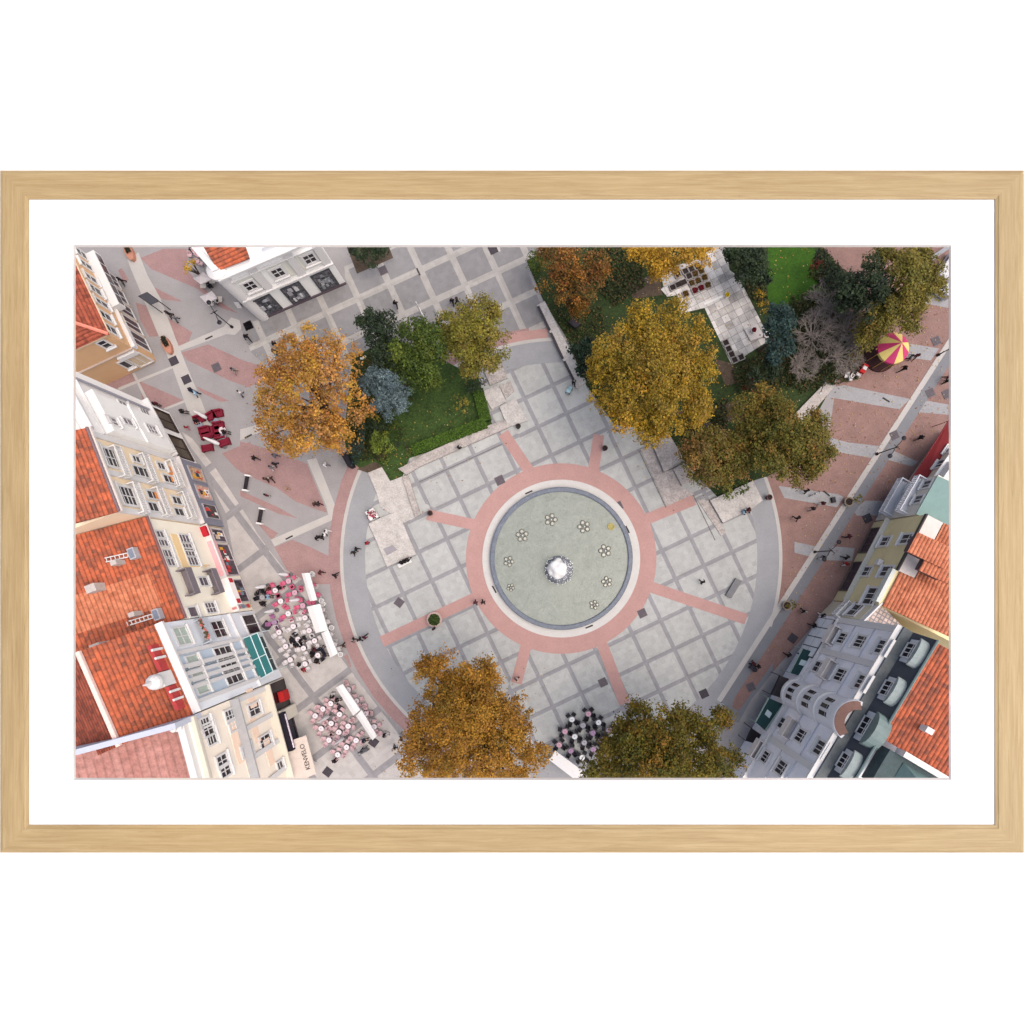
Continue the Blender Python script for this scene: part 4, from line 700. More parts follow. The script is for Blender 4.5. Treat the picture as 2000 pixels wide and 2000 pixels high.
def crown_arrays(lobes, pal, dens=1.0, leaf=.135, clump=.7, flat=.75, hole=0.0):
    cs, ns, ss, cl_ = [], [], [], []; pw = np.array([p[3] for p in pal], float); pw /= pw.sum(); pc = np.array([[x / EX for x in lin(p[:3])] for p in pal])
    subs = []
    for (c, r) in lobes:          # every lobe is itself a heap of smaller boughs
        if r < 1.3: subs.append((np.array(c), r)); continue
        ns_ = int(9 + r * 2.2)
        for i in range(ns_):
            dv = rng.normal(size=3); dv /= np.linalg.norm(dv); dv[2] = abs(dv[2]) if rng.random() < .8 else dv[2]
            q = rng.uniform(.62, .95); rs = r * rng.uniform(.26, .46); subs.append((np.array(c) + dv * np.array([1, 1, flat]) * r * q, rs))
        subs.append((np.array(c), r * .6))
    for (c, r) in subs:
        K = max(5, int(math.pi * r * r * 1.5 * dens / clump ** 1.2)); dirs = rng.normal(size=(K, 3)); dirs /= np.linalg.norm(dirs, axis=1, keepdims=True); dirs[:, 2] = np.where(dirs[:, 2] < -.3, -dirs[:, 2], dirs[:, 2])
        rad = r * (rng.uniform(.3, 1.0, K) ** .45); cc = c + dirs * rad[:, None] * np.array([1, 1, flat])
        sub = pc[rng.choice(len(pal), p=pw)]; lum = rng.uniform(.74, 1.2)
        for k in range(K):
            if rng.random() < hole: continue
            cr_ = clump * rng.uniform(.5, 1.15); m_ = int(30 * (cr_ / .7) ** 2 * (.15 / leaf) ** 1.2) + 4; q = rng.normal(size=(m_, 3)) * cr_ * .5
            q[:, 2] = q[:, 2] * .6
            cs.append(cc[k] + q); ns.append(dirs[k] * .6 + np.array([0, 0, .5]) + q / cr_ * .5 + rng.normal(size=(m_, 3)) * .5); ss.append(leaf * rng.uniform(.55, 1.35, m_))
            base = .55 * sub + .45 * pc[rng.choice(len(pal), p=pw)]; alt = pc[rng.choice(len(pal), size=m_, p=pw)]; mixk = rng.uniform(0, .7, (m_, 1)); col = (base * (1 - mixk) + alt * mixk) * rng.uniform(.7, 1.3, (m_, 1)) * lum; cl_.append(col)
    return np.concatenate(cs), np.concatenate(ns), np.concatenate(ss), np.concatenate(cl_)
def tree(name, label, lobes, pal, cat="tree", group=None, trunk=True, **kw):
    global rng; rng = np.random.default_rng(zlib.crc32(label.encode())); L = []
    for u, v, rp, h in lobes: p = Wp(u, v, h); L.append(((p.x, p.y, p.z), rp * S * (H - h) / H))
    cx = sum(q[0][0] * q[1] for q in L) / sum(q[1] for q in L); cy = sum(q[0][1] * q[1] for q in L) / sum(q[1] for q in L); hz = max(q[0][2] for q in L)
    root = thing(name, label, cat, (cx, cy, 0), group); cen, nr, sz, col = crown_arrays(L, pal, **kw)
    bad = cen[:, 2] < .05; cen[bad, 2] = .05 + rng.random(bad.sum()) * .2
    o = bpy.data.objects.new("crown", leaf_mesh("crown", cen, nr, sz, col)); C.objects.link(o); o.parent = root; o.matrix_parent_inverse = Matrix.Translation(-root.location)
    if trunk:
        b = MB(); R0 = max(.07, .035 * hz); top = Vector((cx, cy, hz * .45)); b.tube([(cx, cy, 0), (cx + .1, cy, hz * .25), top], [R0 * 1.3, R0, R0 * .8], 8)
        for (c, r) in L:
            for _ in range(3): e = Vector(c) + Vector((random.uniform(-1, 1) * r * .6, random.uniform(-1, 1) * r * .6, r * .3)); mid_ = top.lerp(e, .5) + Vector((0, 0, .4)); b.tube([top, mid_, e], [R0 * .55, R0 * .35, R0 * .1], 5)
        b.build("trunk", BARK, root)
    return root
ORG = [(214, 156, 62, 4), (232, 178, 84, 3), (196, 128, 66, 3), (182, 138, 96, 2), (206, 172, 52, 1.5), (150, 96, 52, 1)]
OLI = [(190, 156, 48, 4), (206, 168, 44, 3), (150, 134, 52, 3), (172, 136, 62, 2), (120, 116, 44, 1.5), (214, 150, 48, 1)]
RUST = [(186, 134, 48, 4), (202, 148, 46, 3), (160, 112, 48, 3), (136, 122, 52, 1.2), (150, 96, 48, 1.2), (208, 160, 60, 2)]
DKO = [(120, 110, 34, 4), (146, 126, 40, 3), (92, 94, 34, 3), (164, 114, 36, 1.5), (72, 82, 32, 2.5)]
GRN = [(84, 106, 42, 4), (104, 124, 48, 3), (58, 80, 38, 3), (132, 140, 48, 1)]
DGR = [(54, 70, 48, 4), (70, 88, 54, 3), (42, 56, 44, 3)]
SPR = [(116, 138, 144, 4), (146, 166, 170, 3), (88, 108, 116, 3)]
TEA = [(58, 84, 80, 4), (70, 98, 92, 3), (46, 66, 64, 2)]
MIX = [(128, 124, 50, 4), (150, 128, 62, 3), (178, 122, 66, 2), (104, 106, 46, 3), (148, 108, 88, 1)]
YGR = [(150, 146, 52, 4), (176, 158, 60, 3), (118, 122, 50, 3), (152, 126, 80, 2)]
REDD = [(146, 90, 48, 3), (190, 126, 46, 3), (108, 88, 44, 3), (128, 66, 42, 1.5), (92, 98, 46, 3)]
tree("maple_tree", "large orange tree on the left, shedding leaves on red brick", [(640,700,58,12),(585,765,72,13),(655,790,60,12.5),(620,845,52,10.5),(538,800,44,10),(585,690,42,11),(608,650,20,10.5),(665,850,36,9),(560,850,40,9)], ORG, dens=.62, clump=.62)
tree("evergreen_tree", "dark green tree beside the grey slabs, behind the blue spruce", [(748,655,40,9),(725,635,24,8),(755,695,34,8),(735,625,18,9)], DGR, clump=.6, leaf=.15)
tree("broadleaf_tree", "mid green tree between the dark evergreen and the yellow green tree", [(812,672,48,9),(800,715,42,8),(845,715,40,8),(848,655,38,8.5),(780,700,26,7),(835,745,24,6)], GRN, clump=.7)
tree("broadleaf_tree", "yellow green tree next to the upper grey passage", [(930,650,56,10),(955,690,42,9),(905,690,42,9),(945,615,32,9.5),(900,630,34,9),(925,715,28,8),(880,665,26,8)], YGR, clump=.7)
tree("spruce_tree", "rounded blue grey spruce in the left garden", [(752,762,44,7),(768,790,32,5.6),(740,748,30,6.5),(778,768,26,6)], SPR, clump=.36, leaf=.1, dens=1.5, flat=1.0)
tree("plane_tree", "huge olive yellow tree with dark gaps beside the stone terrace", [(1285,640,62,14),(1220,680,62,14),(1335,700,55,13.5),(1265,740,72,16),(1195,760,45,12),(1320,790,62,13),(1240,815,58,12),(1285,835,36,10.5),(1355,650,28,11),(1180,720,34,11),(1350,735,42,13),(1360,790,30,11)], OLI, dens=.95, clump=.6)
tree("plane_tree", "yellow tree cut by the print's upper edge, above the planters", [(1250,485,42,7),(1310,490,50,8),(1360,480,36,7),(1290,520,26,6.5),(1278,450,50,7),(1340,440,50,7)], [(212,166,50,4),(224,176,60,3),(190,146,56,2),(160,120,50,1)], clump=.7)
tree("autumn_tree", "rusty red and orange tree in the right garden's upper left corner", [(1112,520,44,8),(1090,560,36,7),(1140,565,36,7),(1165,525,30,7),(1130,600,24,5),(1085,495,30,7)], REDD, clump=.7, dens=.7, hole=.2)
tree("shrub", "round green shrub at the left tip of the right garden", [(1048,513,20,2.5)], GRN, "shrub", clump=.4, leaf=.12)
tree("palm_shrub", "dark spiky shrub behind the long bench wall", [(1143,690,26,3.5),(1148,720,20,3)], [(44,66,50,4),(60,86,62,2),(32,48,40,3)], "shrub", clump=.6, leaf=.2)
tree("autumn_tree", "mixed orange and green tree left of the wide olive tree", [(1385,905,42,9),(1360,870,32,8),(1420,880,34,8),(1395,850,28,8),(1405,930,26,7),(1440,905,28,7.5),(1360,915,30,7.5)], MIX, clump=.65)
tree("broadleaf_tree", "wide olive green tree beside the brick street, lower right garden", [(1475,805,38,8),(1455,850,38,8),(1450,890,36,8),(1490,780,26,7),(1540,855,55,11),(1580,880,42,10),(1510,895,42,10),(1560,915,34,9),(1500,845,40,10),(1520,800,30,9.5),(1590,840,34,9),(1595,890,30,9)], [(124,118,48,4),(146,128,52,3),(96,104,46,3),(168,120,56,1.5)], clump=.7)
tree("shrub", "green shrub at the lower tip of the right garden", [(1425,965,16,1.8),(1445,950,18,2)], GRN, "shrub", clump=.4, leaf=.12)
tree("conifer_tree", "dark green conifer beside the bare grey trees", [(1685,555,44,10),(1702,590,38,9),(1665,585,30,8),(1655,555,26,8)], DGR, clump=.6, leaf=.15)
tree("broadleaf_tree", "olive tree in the top right corner beside the parked vans", [(1760,545,48,10),(1795,570,38,9),(1740,600,40,9),(1780,620,32,8),(1720,510,30,9),(1800,520,34,9),(1770,500,36,9),(1712,628,28,8),(1690,655,22,7),(1815,560,28,8)], [(138,128,52,4),(160,144,58,3),(104,106,48,3),(150,112,60,1)], clump=.7)
tree("shrub", "yellow green bush pressed against the striped carousel roof", [(1684,672,20,3.5),(1670,690,14,3),(1704,652,14,3.5)], YGR, "shrub", clump=.45, leaf=.13)
tree("conifer_tree", "blue green conifer at the lower end of the stone terrace", [(1520,640,30,7),(1525,685,28,6),(1518,612,22,6)], TEA, clump=.6, leaf=.15)
tree("evergreen_tree", "blackish evergreen below the stone terrace's end", [(1497,722,22,4),(1472,742,18,3.5),(1508,702,15,4)], DGR, clump=.6, leaf=.15)
tree("shrub", "dull red shrub below the blackish evergreen", [(1468,752,15,2)], [(128,52,40,3),(104,66,44,2)], "shrub", clump=.4, leaf=.12)
tree("evergreen_tree", "dark evergreen at the print's upper edge beside the bright lawn", [(1455,515,38,4.5),(1475,540,30,4),(1445,490,30,4.5),(1462,470,30,4.5)], DGR, clump=.65, leaf=.16)
tree("shrub", "red shrub at the far side of the bright lawn", [(1592,514,13,2)], [(140,34,30,3),(104,52,34,1)], "shrub", clump=.35, leaf=.11)
tree("evergreen_tree", "dark hedge like evergreen beside the pink brick corner path", [(1620,540,22,4),(1608,505,18,4),(1632,555,16,4)], DGR, clump=.5, leaf=.14)
tree("shrub", "thin olive shrub along the terrace's right side", [(1492,600,12,2.5),(1485,575,10,2.5)], OLI, "shrub", clump=.35, leaf=.11)
tree("plane_tree", "big rusty orange tree at the bottom of the plaza", [(870,1330,50,13),(835,1300,24,11),(915,1345,46,13),(950,1320,30,12),(870,1380,50,14),(1010,1400,36,12.5),(930,1350,55,14),(975,1400,48,14),(900,1410,66,16),(840,1440,50,13),(990,1460,52,13),(930,1480,60,14),(1045,1475,28,11),(860,1500,40,12),(960,1530,50,12),(1010,1530,40,11),(810,1480,34,11),(890,1540,50,11)], RUST, clump=.66, dens=1.05)
tree("plane_tree", "broad dark olive tree at the bottom right of the plaza", [(1235,1410,38,11),(1215,1455,46,13),(1265,1445,50,14),(1300,1480,50,15),(1300,1420,52,14),(1360,1420,42,13),(1270,1480,60,15),(1345,1490,60,15),(1410,1490,38,12),(1200,1480,40,12),(1405,1405,24,11),(1170,1510,34,11),(1300,1540,60,14),(1220,1540,50,12),(1400,1540,40,12)], DKO, clump=.66, dens=1.1)
tree("evergreen_tree", "dark evergreen in the square bed beside the white building", [(722,490,28,3.5),(735,480,26,3.5),(705,482,20,3),(725,465,26,3.5)], DGR, clump=.55, leaf=.15)
tree("small_tree", "small bright yellow tree beside the cafe tables, top left", [(372,520,12,4.5),(366,528,8,4),(380,512,7,4.2)], [(206,160,40,4),(226,184,60,2)], clump=.35, leaf=.11)
tree("shrub", "dark green round bush at the upper end of the clipped hedge", [(932,748,17,2.2),(918,757,12,1.8)], DGR, "shrub", clump=.4, leaf=.12)
tree("shrub", "thin yellow leaved shrub standing on the small lawn", [(904,792,17,2.5),(895,778,10,2.5)], YGR, "shrub", clump=.4, leaf=.11, dens=.6)
tree("shrub", "bluish dark shrub beside the black kiosk roof, left garden", [(697,872,18,2.2),(688,895,12,1.6),(705,850,12,2)], TEA, "shrub", clump=.4, leaf=.12)
tree("shrub", "bright green shrub at the lower end of the small left garden", [(742,862,22,2.5),(760,880,12,1.8),(752,898,10,1.3)], [(120,142,54,4),(150,160,60,2),(92,112,50,2)], "shrub", clump=.4, leaf=.12)
tree("shrub", "small rounded green shrub beside the hedge's lower end", [(786,857,13,1.8),(800,886,8,1)], GRN, "shrub", clump=.35, leaf=.11)
tree("shrub", "low dark shrub under the orange tree's right side", [(722,840,22,1.8),(745,832,14,1.5)], DGR, "shrub", clump=.4, leaf=.12)
tree("shrub", "low olive green shrub at the small lawn's lower left, beside the spruce", [(770,832,16,1.6),(785,842,11,1.2)], GRN, "shrub", clump=.35, leaf=.11)
tree("shrub", "small yellowish shrub below the spruce at the garden's left", [(735,815,15,1.6),(720,808,11,1.4)], YGR, "shrub", clump=.35, leaf=.11)
tree("shrub", "tiny dark shrub between hedge end and bright green shrub", [(775,868,10,1.2)], DGR, "shrub", clump=.3, leaf=.1)
hg = thing("hedge", "clipped bright green hedge bent round the small lawn's corner", "hedge", Wp(945, 820))
hp, hn = [], []
for p_, q_ in (((934,765),(950,825)), ((950,828),(808,882))):
    a, b_ = Wp(*p_), Wp(*q_); L_ = (b_ - a).length; dv = (b_ - a).normalized(); sv = Vector((-dv.y, dv.x, 0))
    for _ in range(int(L_ * 330)):
        t_, s_ = random.uniform(0, L_), random.uniform(-.72, .72); z_ = random.choice((1.0, 1.0, random.uniform(.1, 1.0))); s_ = s_ if z_ > .9 else math.copysign(.72, s_); q = a + dv * t_ + sv * s_; hp.append((q.x, q.y, z_ + random.uniform(-.08, .08))); hn.append((random.gauss(0, .5), random.gauss(0, .5), 1))
hp, hn = np.array(hp), np.array(hn); hc = np.array([[x / EX for x in lin((84, 116, 36))]]) * rng.uniform(.55, 1.5, (len(hp), 1)) * np.array([[1, 1, 1]])
o = bpy.data.objects.new("foliage", leaf_mesh("foliage", hp, hn, rng.uniform(.06, .14, len(hp)), hc)); C.objects.link(o); o.parent = hg; o.matrix_parent_inverse = Matrix.Translation(-hg.location)
b = MB()
for p_, q_ in (((934,765),(950,825)), ((950,828),(808,882))): b.prism([Wp(*p) for p in strip(p_, q_, 18)], 0, .9)
b.build("core", M((46, 62, 26), .3, 2), hg)
def bare(label, u, v, rp, h, seed):
    p = Wp(u, v, h * .5); rr = random.Random(seed); root = thing("bare_tree", label, "tree", (p.x, p.y, 0), "bare trees in the right garden"); b = MB(); b2 = MB(); Rm = rp * S * .92
    def grow(bb, p0, d_, L_, r_, dep):
        if dep == 0 or r_ < .008: return
        e = p0 + d_ * L_; bb.tube([p0, e], [r_, r_ * .7], 4)
        for _ in range(3 if dep > 1 else 4):
            nd = (d_ + Vector((rr.gauss(0, .55), rr.gauss(0, .55), rr.gauss(.05, .35)))).normalized(); grow(bb, p0.lerp(e, rr.uniform(.5, 1)), nd, L_ * rr.uniform(.6, .85), r_ * .62, dep - 1)
    b.tube([(p.x, p.y, 0), (p.x, p.y, h * .35)], [.2, .15], 6); b.build("trunk", M((104, 96, 92), .2), root)
    for i in range(15): a = i * .419 + rr.uniform(0, .4); grow(b2, Vector((p.x, p.y, h * .35)), Vector((math.cos(a), math.sin(a), rr.uniform(.4, 1.2))).normalized(), Rm * .34, .085, 5)
    b2.build("crown", M((158, 147, 141), .2, 2, .9), root); return root
bare("bare grey twiggy tree nearest the dark conifer", 1618, 590, 62, 8, 3); bare("bare grey tree at the middle of the leafless group", 1592, 650, 66, 7, 5); bare("bare brownish tree closest to the carousel and white chairs", 1640, 690, 66, 7, 9); bare("small bare tree above the pale stone rim", 1568, 712, 54, 5, 12); bare("bare tree between the carousel bush and dark conifer", 1662, 640, 56, 8, 15)
# fallen leaves
lp, lc_ = [], []
FC = [(206, 168, 70), (176, 120, 60), (220, 190, 96), (150, 104, 64), (196, 190, 176)]
def litter(poly, cnt):
    us = [p[0] for p in poly]; vs = [p[1] for p in poly]; k = 0
    while k < cnt:
        u, v = random.uniform(min(us), max(us)), random.uniform(min(vs), max(vs)); ins = False
        for i in range(len(poly)):
            (x1, y1), (x2, y2) = poly[i], poly[i - 1]
            if (y1 > v) != (y2 > v) and u < (x2 - x1) * (v - y1) / (y2 - y1) + x1: ins = not ins
        if ins: p = Wp(u, v); lp.append((p.x, p.y, .1)); lc_.append(random.choice(FC)); k += 1
litter([(1600,760),(1853,560),(1853,800),(1700,1020),(1540,1260),(1480,1330),(1520,1200),(1600,900)], 620); litter([(480,640),(700,640),(720,900),(480,900)], 420); litter(RG, 1100); litter(LG, 160)
litter([(1150,820),(1420,820),(1480,980),(1300,1000)], 200); litter([(760,1300),(1100,1300),(1100,1519),(720,1519)], 150); litter([(700,860),(1000,740),(1000,860),(760,1060)], 120)
N = len(lp); o = bpy.data.objects.new("fallen_leaves", leaf_mesh("fallen_leaves", np.array(lp), np.tile([0, 0, 1.], (N, 1)) + rng.normal(size=(N, 3)) * .15, rng.uniform(.06, .13, N), np.array([[x / EX for x in lin(c)] for c in lc_]))); C.objects.link(o); tag(o, "dry leaves scattered over paving and lawns", "leaves", kind='stuff')
gp, gc = [], []
def cover(poly, cnt, pal):
    k0 = len(lp); litter(poly, cnt); pts = lp[k0:]; del lp[k0:], lc_[k0:]
    for q in pts: h_ = random.uniform(.05, .55); gp.append((q[0], q[1], h_)); gc.append(random.choice(pal))
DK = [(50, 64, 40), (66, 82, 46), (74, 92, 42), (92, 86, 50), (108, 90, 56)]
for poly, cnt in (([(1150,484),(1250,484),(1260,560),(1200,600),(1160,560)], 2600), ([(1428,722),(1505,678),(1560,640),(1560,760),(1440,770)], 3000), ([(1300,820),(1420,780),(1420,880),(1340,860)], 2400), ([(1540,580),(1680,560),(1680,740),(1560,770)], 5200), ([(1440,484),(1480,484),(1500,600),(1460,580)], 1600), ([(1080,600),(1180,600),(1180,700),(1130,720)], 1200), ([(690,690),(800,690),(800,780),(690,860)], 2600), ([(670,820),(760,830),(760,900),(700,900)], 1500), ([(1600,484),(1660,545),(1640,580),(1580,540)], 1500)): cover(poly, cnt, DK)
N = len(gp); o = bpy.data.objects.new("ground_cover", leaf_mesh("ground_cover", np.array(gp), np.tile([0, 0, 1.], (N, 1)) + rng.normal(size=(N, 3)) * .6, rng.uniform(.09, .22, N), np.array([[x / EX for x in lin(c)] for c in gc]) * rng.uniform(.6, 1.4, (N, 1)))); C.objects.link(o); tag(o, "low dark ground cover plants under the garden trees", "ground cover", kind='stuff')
# planters in the terrace: square beds of the stone terrace
pk = [((900,350),'soil'),((980,310),'soil'),((1045,285),'soil'),((1110,258),'soil'),((965,430),'soil'),((905,455),'soil'),((845,485),'soil'),((1020,365),'soil'),((1085,340),'leaf'),((1150,310),'leaf'),((1050,440),'leaf'),((1118,415),'leaf'),((1185,380),'leaf'),((1085,520),'red'),((1150,492),'red'),((1220,462),'leaf'),((985,555),'leaf'),((1415,1080),'soil'),((1445,1145),'soil'),((1478,1205),'soil'),((1510,1265),'soil'),((1580,1235),'soil')]
cc_ = {'soil': "dark earth", 'leaf': "dry brown plants", 'red': "deep red flowers"}
od = ["first", "second", "third", "fourth", "fifth", "sixth", "seventh", "eighth", "ninth", "tenth", "eleventh", "twelfth", "thirteenth", "fourteenth"]
ax_, ay_ = (Wp(*px("D",1110,258)[0]) - Wp(*px("D",900,350)[0])).normalized(), None; ay_ = Vector((-ax_.y, ax_.x, 0)); cnt = {}
for (x, y), kd in pk:
    p = Wp(*px("D", x, y)[0]); kk = (kd, y > 900); cnt[kk] = cnt.get(kk, 0) + 1
    where = "the terrace's lower corner" if y > 900 else "the stone terrace's bed grid"
    r = thing("planter", f"square bed of {cc_[kd]}, {od[cnt[kk]-1]} from the left in {where}", "planter", p, "square planters of the stone terrace"); b = MB(); q = .42
    for sx, sy, hx, hy in ((-q, 0, .05, q), (q, 0, .05, q), (0, -q, q - .05, .05), (0, q, q - .05, .05)): b.obox(p + ax_ * sx + ay_ * sy + Vector((0, 0, .16)), ax_ * hx, ay_ * hy, Vector((0, 0, .16)))
    b.build("rim", M((176, 168, 164), .15), r); MB().obox(p + Vector((0, 0, .12)), ax_ * (q - .05), ay_ * (q - .05), Vector((0, 0, .08))).build("soil", M((44, 34, 32), .3), r)
    if kd != 'soil':
        k_ = 90; cen = np.array(p) + np.stack([rng.uniform(-.36, .36, k_), rng.uniform(-.36, .36, k_), rng.uniform(.22, .45, k_)], 1); bc_ = (122, 92, 40) if kd == 'leaf' else (134, 16, 38)
        fo = bpy.data.objects.new("plants", leaf_mesh("plants", cen, np.tile([0, 0, 1.], (k_, 1)) + rng.normal(size=(k_, 3)) * .5, rng.uniform(.06, .12, k_), np.array([[x / EX for x in lin(bc_)]]) * rng.uniform(.5, 1.5, (k_, 1)))); C.objects.link(fo); fo.parent = r; fo.matrix_parent_inverse = Matrix.Translation(-r.location)
block("plinth", "low square white plinth carrying a red flower pot on the terrace", "plinth", px("D",1610,935,1740,880,1830,1010,1680,1065), .35, M((214, 208, 206), .08))
block("terrace_step", "white straight step edge across the stone terrace", "step", px("D",1180,650,1390,560,1400,580,1190,672), .15, WHITE)
def pot(name, label, cat, u, v, rad, h, m, m2, plant=None, ph=.5, z0=0):
    p = Wp(u, v, z0); r = thing(name, label, cat, (p.x, p.y, z0)); MB().ring([(rad * .72, z0), (rad, z0 + h), (rad * 1.08, z0 + h), (rad * 1.08, z0 + h + .06), (rad * .8, z0 + h + .06), (rad * .78, z0 + h - .1)], 18, (p.x, p.y), cap=False).build("pot", m, r)
    MB().ring([(rad * .8, z0 + h - .1), (.001, z0 + h - .02)], 14, (p.x, p.y), cap=False).build("soil", m2, r)
    if plant:
        k_ = int(150 * max(1, rad * 2) ** 2); th_ = rng.uniform(0, 6.28, k_); rr_ = rad * np.sqrt(rng.random(k_)) * .8; cen = np.stack([p.x + rr_ * np.cos(th_), p.y + rr_ * np.sin(th_), z0 + h + rng.random(k_) * ph], 1)
        fo = bpy.data.objects.new("plant", leaf_mesh("plant", cen, np.tile([0, 0, 1.], (k_, 1)) + rng.normal(size=(k_, 3)) * .5, rng.uniform(.07, .15, k_), np.array([[x / EX for x in lin(plant)]]) * rng.uniform(.5, 1.5, (k_, 1)))); C.objects.link(fo); fo.parent = r; fo.matrix_parent_inverse = Matrix.Translation(-r.location)
    return r
TC = M((196, 138, 116), .15, 2); SOIL = M((50, 38, 34), .3, 3)
pot("flower_pot", "red flowers in a white pot on the terrace plinth", "flower pot", *px("D",1712,950)[0], .38, .4, WHITE, SOIL, (124, 14, 30), .25, .35)
pot("flower_pot", "yellow flowers in a pot in the middle of the stone terrace", "flower pot", *px("D",1425,572)[0], .36, .35, WHITE, SOIL, (236, 204, 40), .25)
pot("flower_pot", "white round pot at the stone terrace's right corner", "flower pot", *px("D",1850,1000)[0], .4, .5, WHITE, SOIL)
pot("flower_pot", "dark red flowers in a low pot just outside the terrace corner", "flower pot", *px("D",1905,1055)[0], .45, .35, TC, SOIL, (130, 12, 34), .25)
pot("round_planter", "large round planter of green plants with knobbed pale rim, lower left plaza", "planter", *px("M",165,190)[0], 1.0, .6, M((206, 178, 170), .12, 2), SOIL, (70, 92, 40), .3)
pot("litter_bin", "terracotta pot bin at the corner above the fountain's upper spoke", "litter bin", *px("H",1062,110)[0], .34, .8, M((70, 66, 70), .1), SOIL)
pot("litter_bin", "terracotta pot bin at the left spoke's outer end", "litter bin", *px("H",120,1040)[0], .36, .8, M((90, 76, 76), .1), SOIL)
pot("litter_bin", "dark pot bin on the red spoke under the yellow tree", "litter bin", *px("I",112,345)[0], .36, .8, M((80, 62, 64), .1), SOIL)
pot("litter_bin", "dark pot bin at the brick street corner, right garden tip", "litter bin", *px("I",1868,870)[0], .38, .8, M((110, 70, 66), .1), SOIL)
for t, x, y, nm in (("A",640,110,"oval terracotta trough with dark plant at the print's top edge, left street"), ("A",1045,1110,"oval terracotta trough with dark plant in the middle of left street")):
    p = Wp(*px(t, x, y)[0]); r = thing("trough", nm, "planter", p); dv = Vector((.42, -.9, 0)).normalized(); sv = Vector((dv.y, -dv.x, 0)); out = lambda k, w_, L_: [p + dv * L_ * math.cos(a) + sv * w_ * math.sin(a) for a in [i * 2 * math.pi / 20 for i in range(20)]]
    MB().prism(out(1, .55, 1.35), 0, .6).build("pot", M((200, 140, 118), .15, 2), r); q0 = p - dv * .35 - sv * .1; k_ = 260
    cen = np.array(q0) + np.array(dv)[None] * rng.uniform(-.7, .7, (k_, 1)) + np.array(sv)[None] * rng.uniform(-.3, .3, (k_, 1)) + np.stack([np.zeros(k_), np.zeros(k_), rng.uniform(.6, 1.0, k_)], 1)
    fo = bpy.data.objects.new("plant", leaf_mesh("plant", cen, np.tile([0, 0, 1.], (k_, 1)) + rng.normal(size=(k_, 3)) * .5, rng.uniform(.07, .13, k_), np.array([[x / EX for x in lin((52, 56, 40))]]) * rng.uniform(.5, 1.5, (k_, 1)))); C.objects.link(fo); fo.parent = r; fo.matrix_parent_inverse = Matrix.Translation(-r.location)
for u, v, u2, v2, lb in ((1653,981,1677,974,"slim potted olive tree on the pale line of right street, upper one"), (1533,1182,1545,1181,"small potted yellow tree on the right street, lower one")):
    r = pot("potted_tree", lb, "potted tree", u, v, .62, .7, M((150, 134, 118), .15, 2), SOIL); q = Wp(u2, v2, 3.0); b = MB(); p = Wp(u, v); b.tube([(p.x, p.y, .5), (q.x, q.y, 2.6)], .05, 6); b.build("trunk", BARK, r)
    cen, nr, sz, col = crown_arrays([((q.x, q.y, 2.9), .75)], [(136,128,40,3),(172,152,48,2),(90,96,40,2)], clump=.35, leaf=.11); o = bpy.data.objects.new("crown", leaf_mesh("crown", cen, nr, sz, col)); C.objects.link(o); o.parent = r; o.matrix_parent_inverse = Matrix.Translation(-r.location)

# ------------------------------------------------------------------ lamps, drains, benches, carousel, vans
def lamp(label, u, v, ang, h=4.6):
    p = Wp(u, v); r = thing("street_lamp", label, "street lamp", p, "black two armed street lamps"); b = MB(); b.ring([(.2, 0), (.2, .3), (.1, .5), (.07, 1.2), (.06, h)], 10, (p.x, p.y)); b.build("pole", IRON, r)
    dv = Vector((math.cos(ang), math.sin(ang), 0)); T = up(p, h)
    for s_ in (-1, 1):
        b = MB(); b.tube([T - Vector((0, 0, .5)), T + dv * s_ * .6 + Vector((0, 0, -.1)), T + dv * s_ * 1.45], .045, 5); ar = b.build("arm", IRON, r); e = T + dv * s_ * 1.5; MB().ring([(.12, e.z - .3), (.3, e.z - .1), (.3, e.z), (.08, e.z + .12)], 12, (e.x, e.y)).build("lantern", IRON, ar)
    b = MB(); sv = Vector((-dv.y, dv.x, 0)); b.tube([T - sv * .5, T + sv * .5], .05, 5); b.tube([T - Vector((0, 0, .3)), T + Vector((0, 0, .3))], [.1, .03], 6); b.build("finial", IRON, r); return r
lamp("black double lamp in the left street near the cafe tables", 453.5, 639, R(-62)); lamp("black double lamp on the right street, upper of the two", 1711.5, 887, R(52)); lamp("black double lamp on the right street, lower of the two", 1591, 1078, R(50)); lamp("black lamp post cut by the print's right edge", 1831, 694, R(40))
for lb, u, v, u2, v2, m_ in (("thin white curved lamp between the green and yellow trees", 822, 612, 833, 630, WHITE), ("dark curved lamp by the stone rim of the right garden", 1588, 737, 1602, 768, IRON)):
    p, q = Wp(u, v), Wp(u2, v2, 4); r = thing("curved_lamp", lb, "lamp", p); b = MB(); b.tube([(p.x, p.y, 0), (p.x, p.y, 3.4), tuple((Vector((p.x, p.y, 0)).lerp(Vector((q.x, q.y, 0)), .4) + Vector((0, 0, 4.3)))), (q.x, q.y, 4.1)], [.09, .07, .06, .05], 6); b.build("pole", m_, r); MB().ball((q.x, q.y, 4.0), .16, 8, 6).build("lantern", WHITE, r)
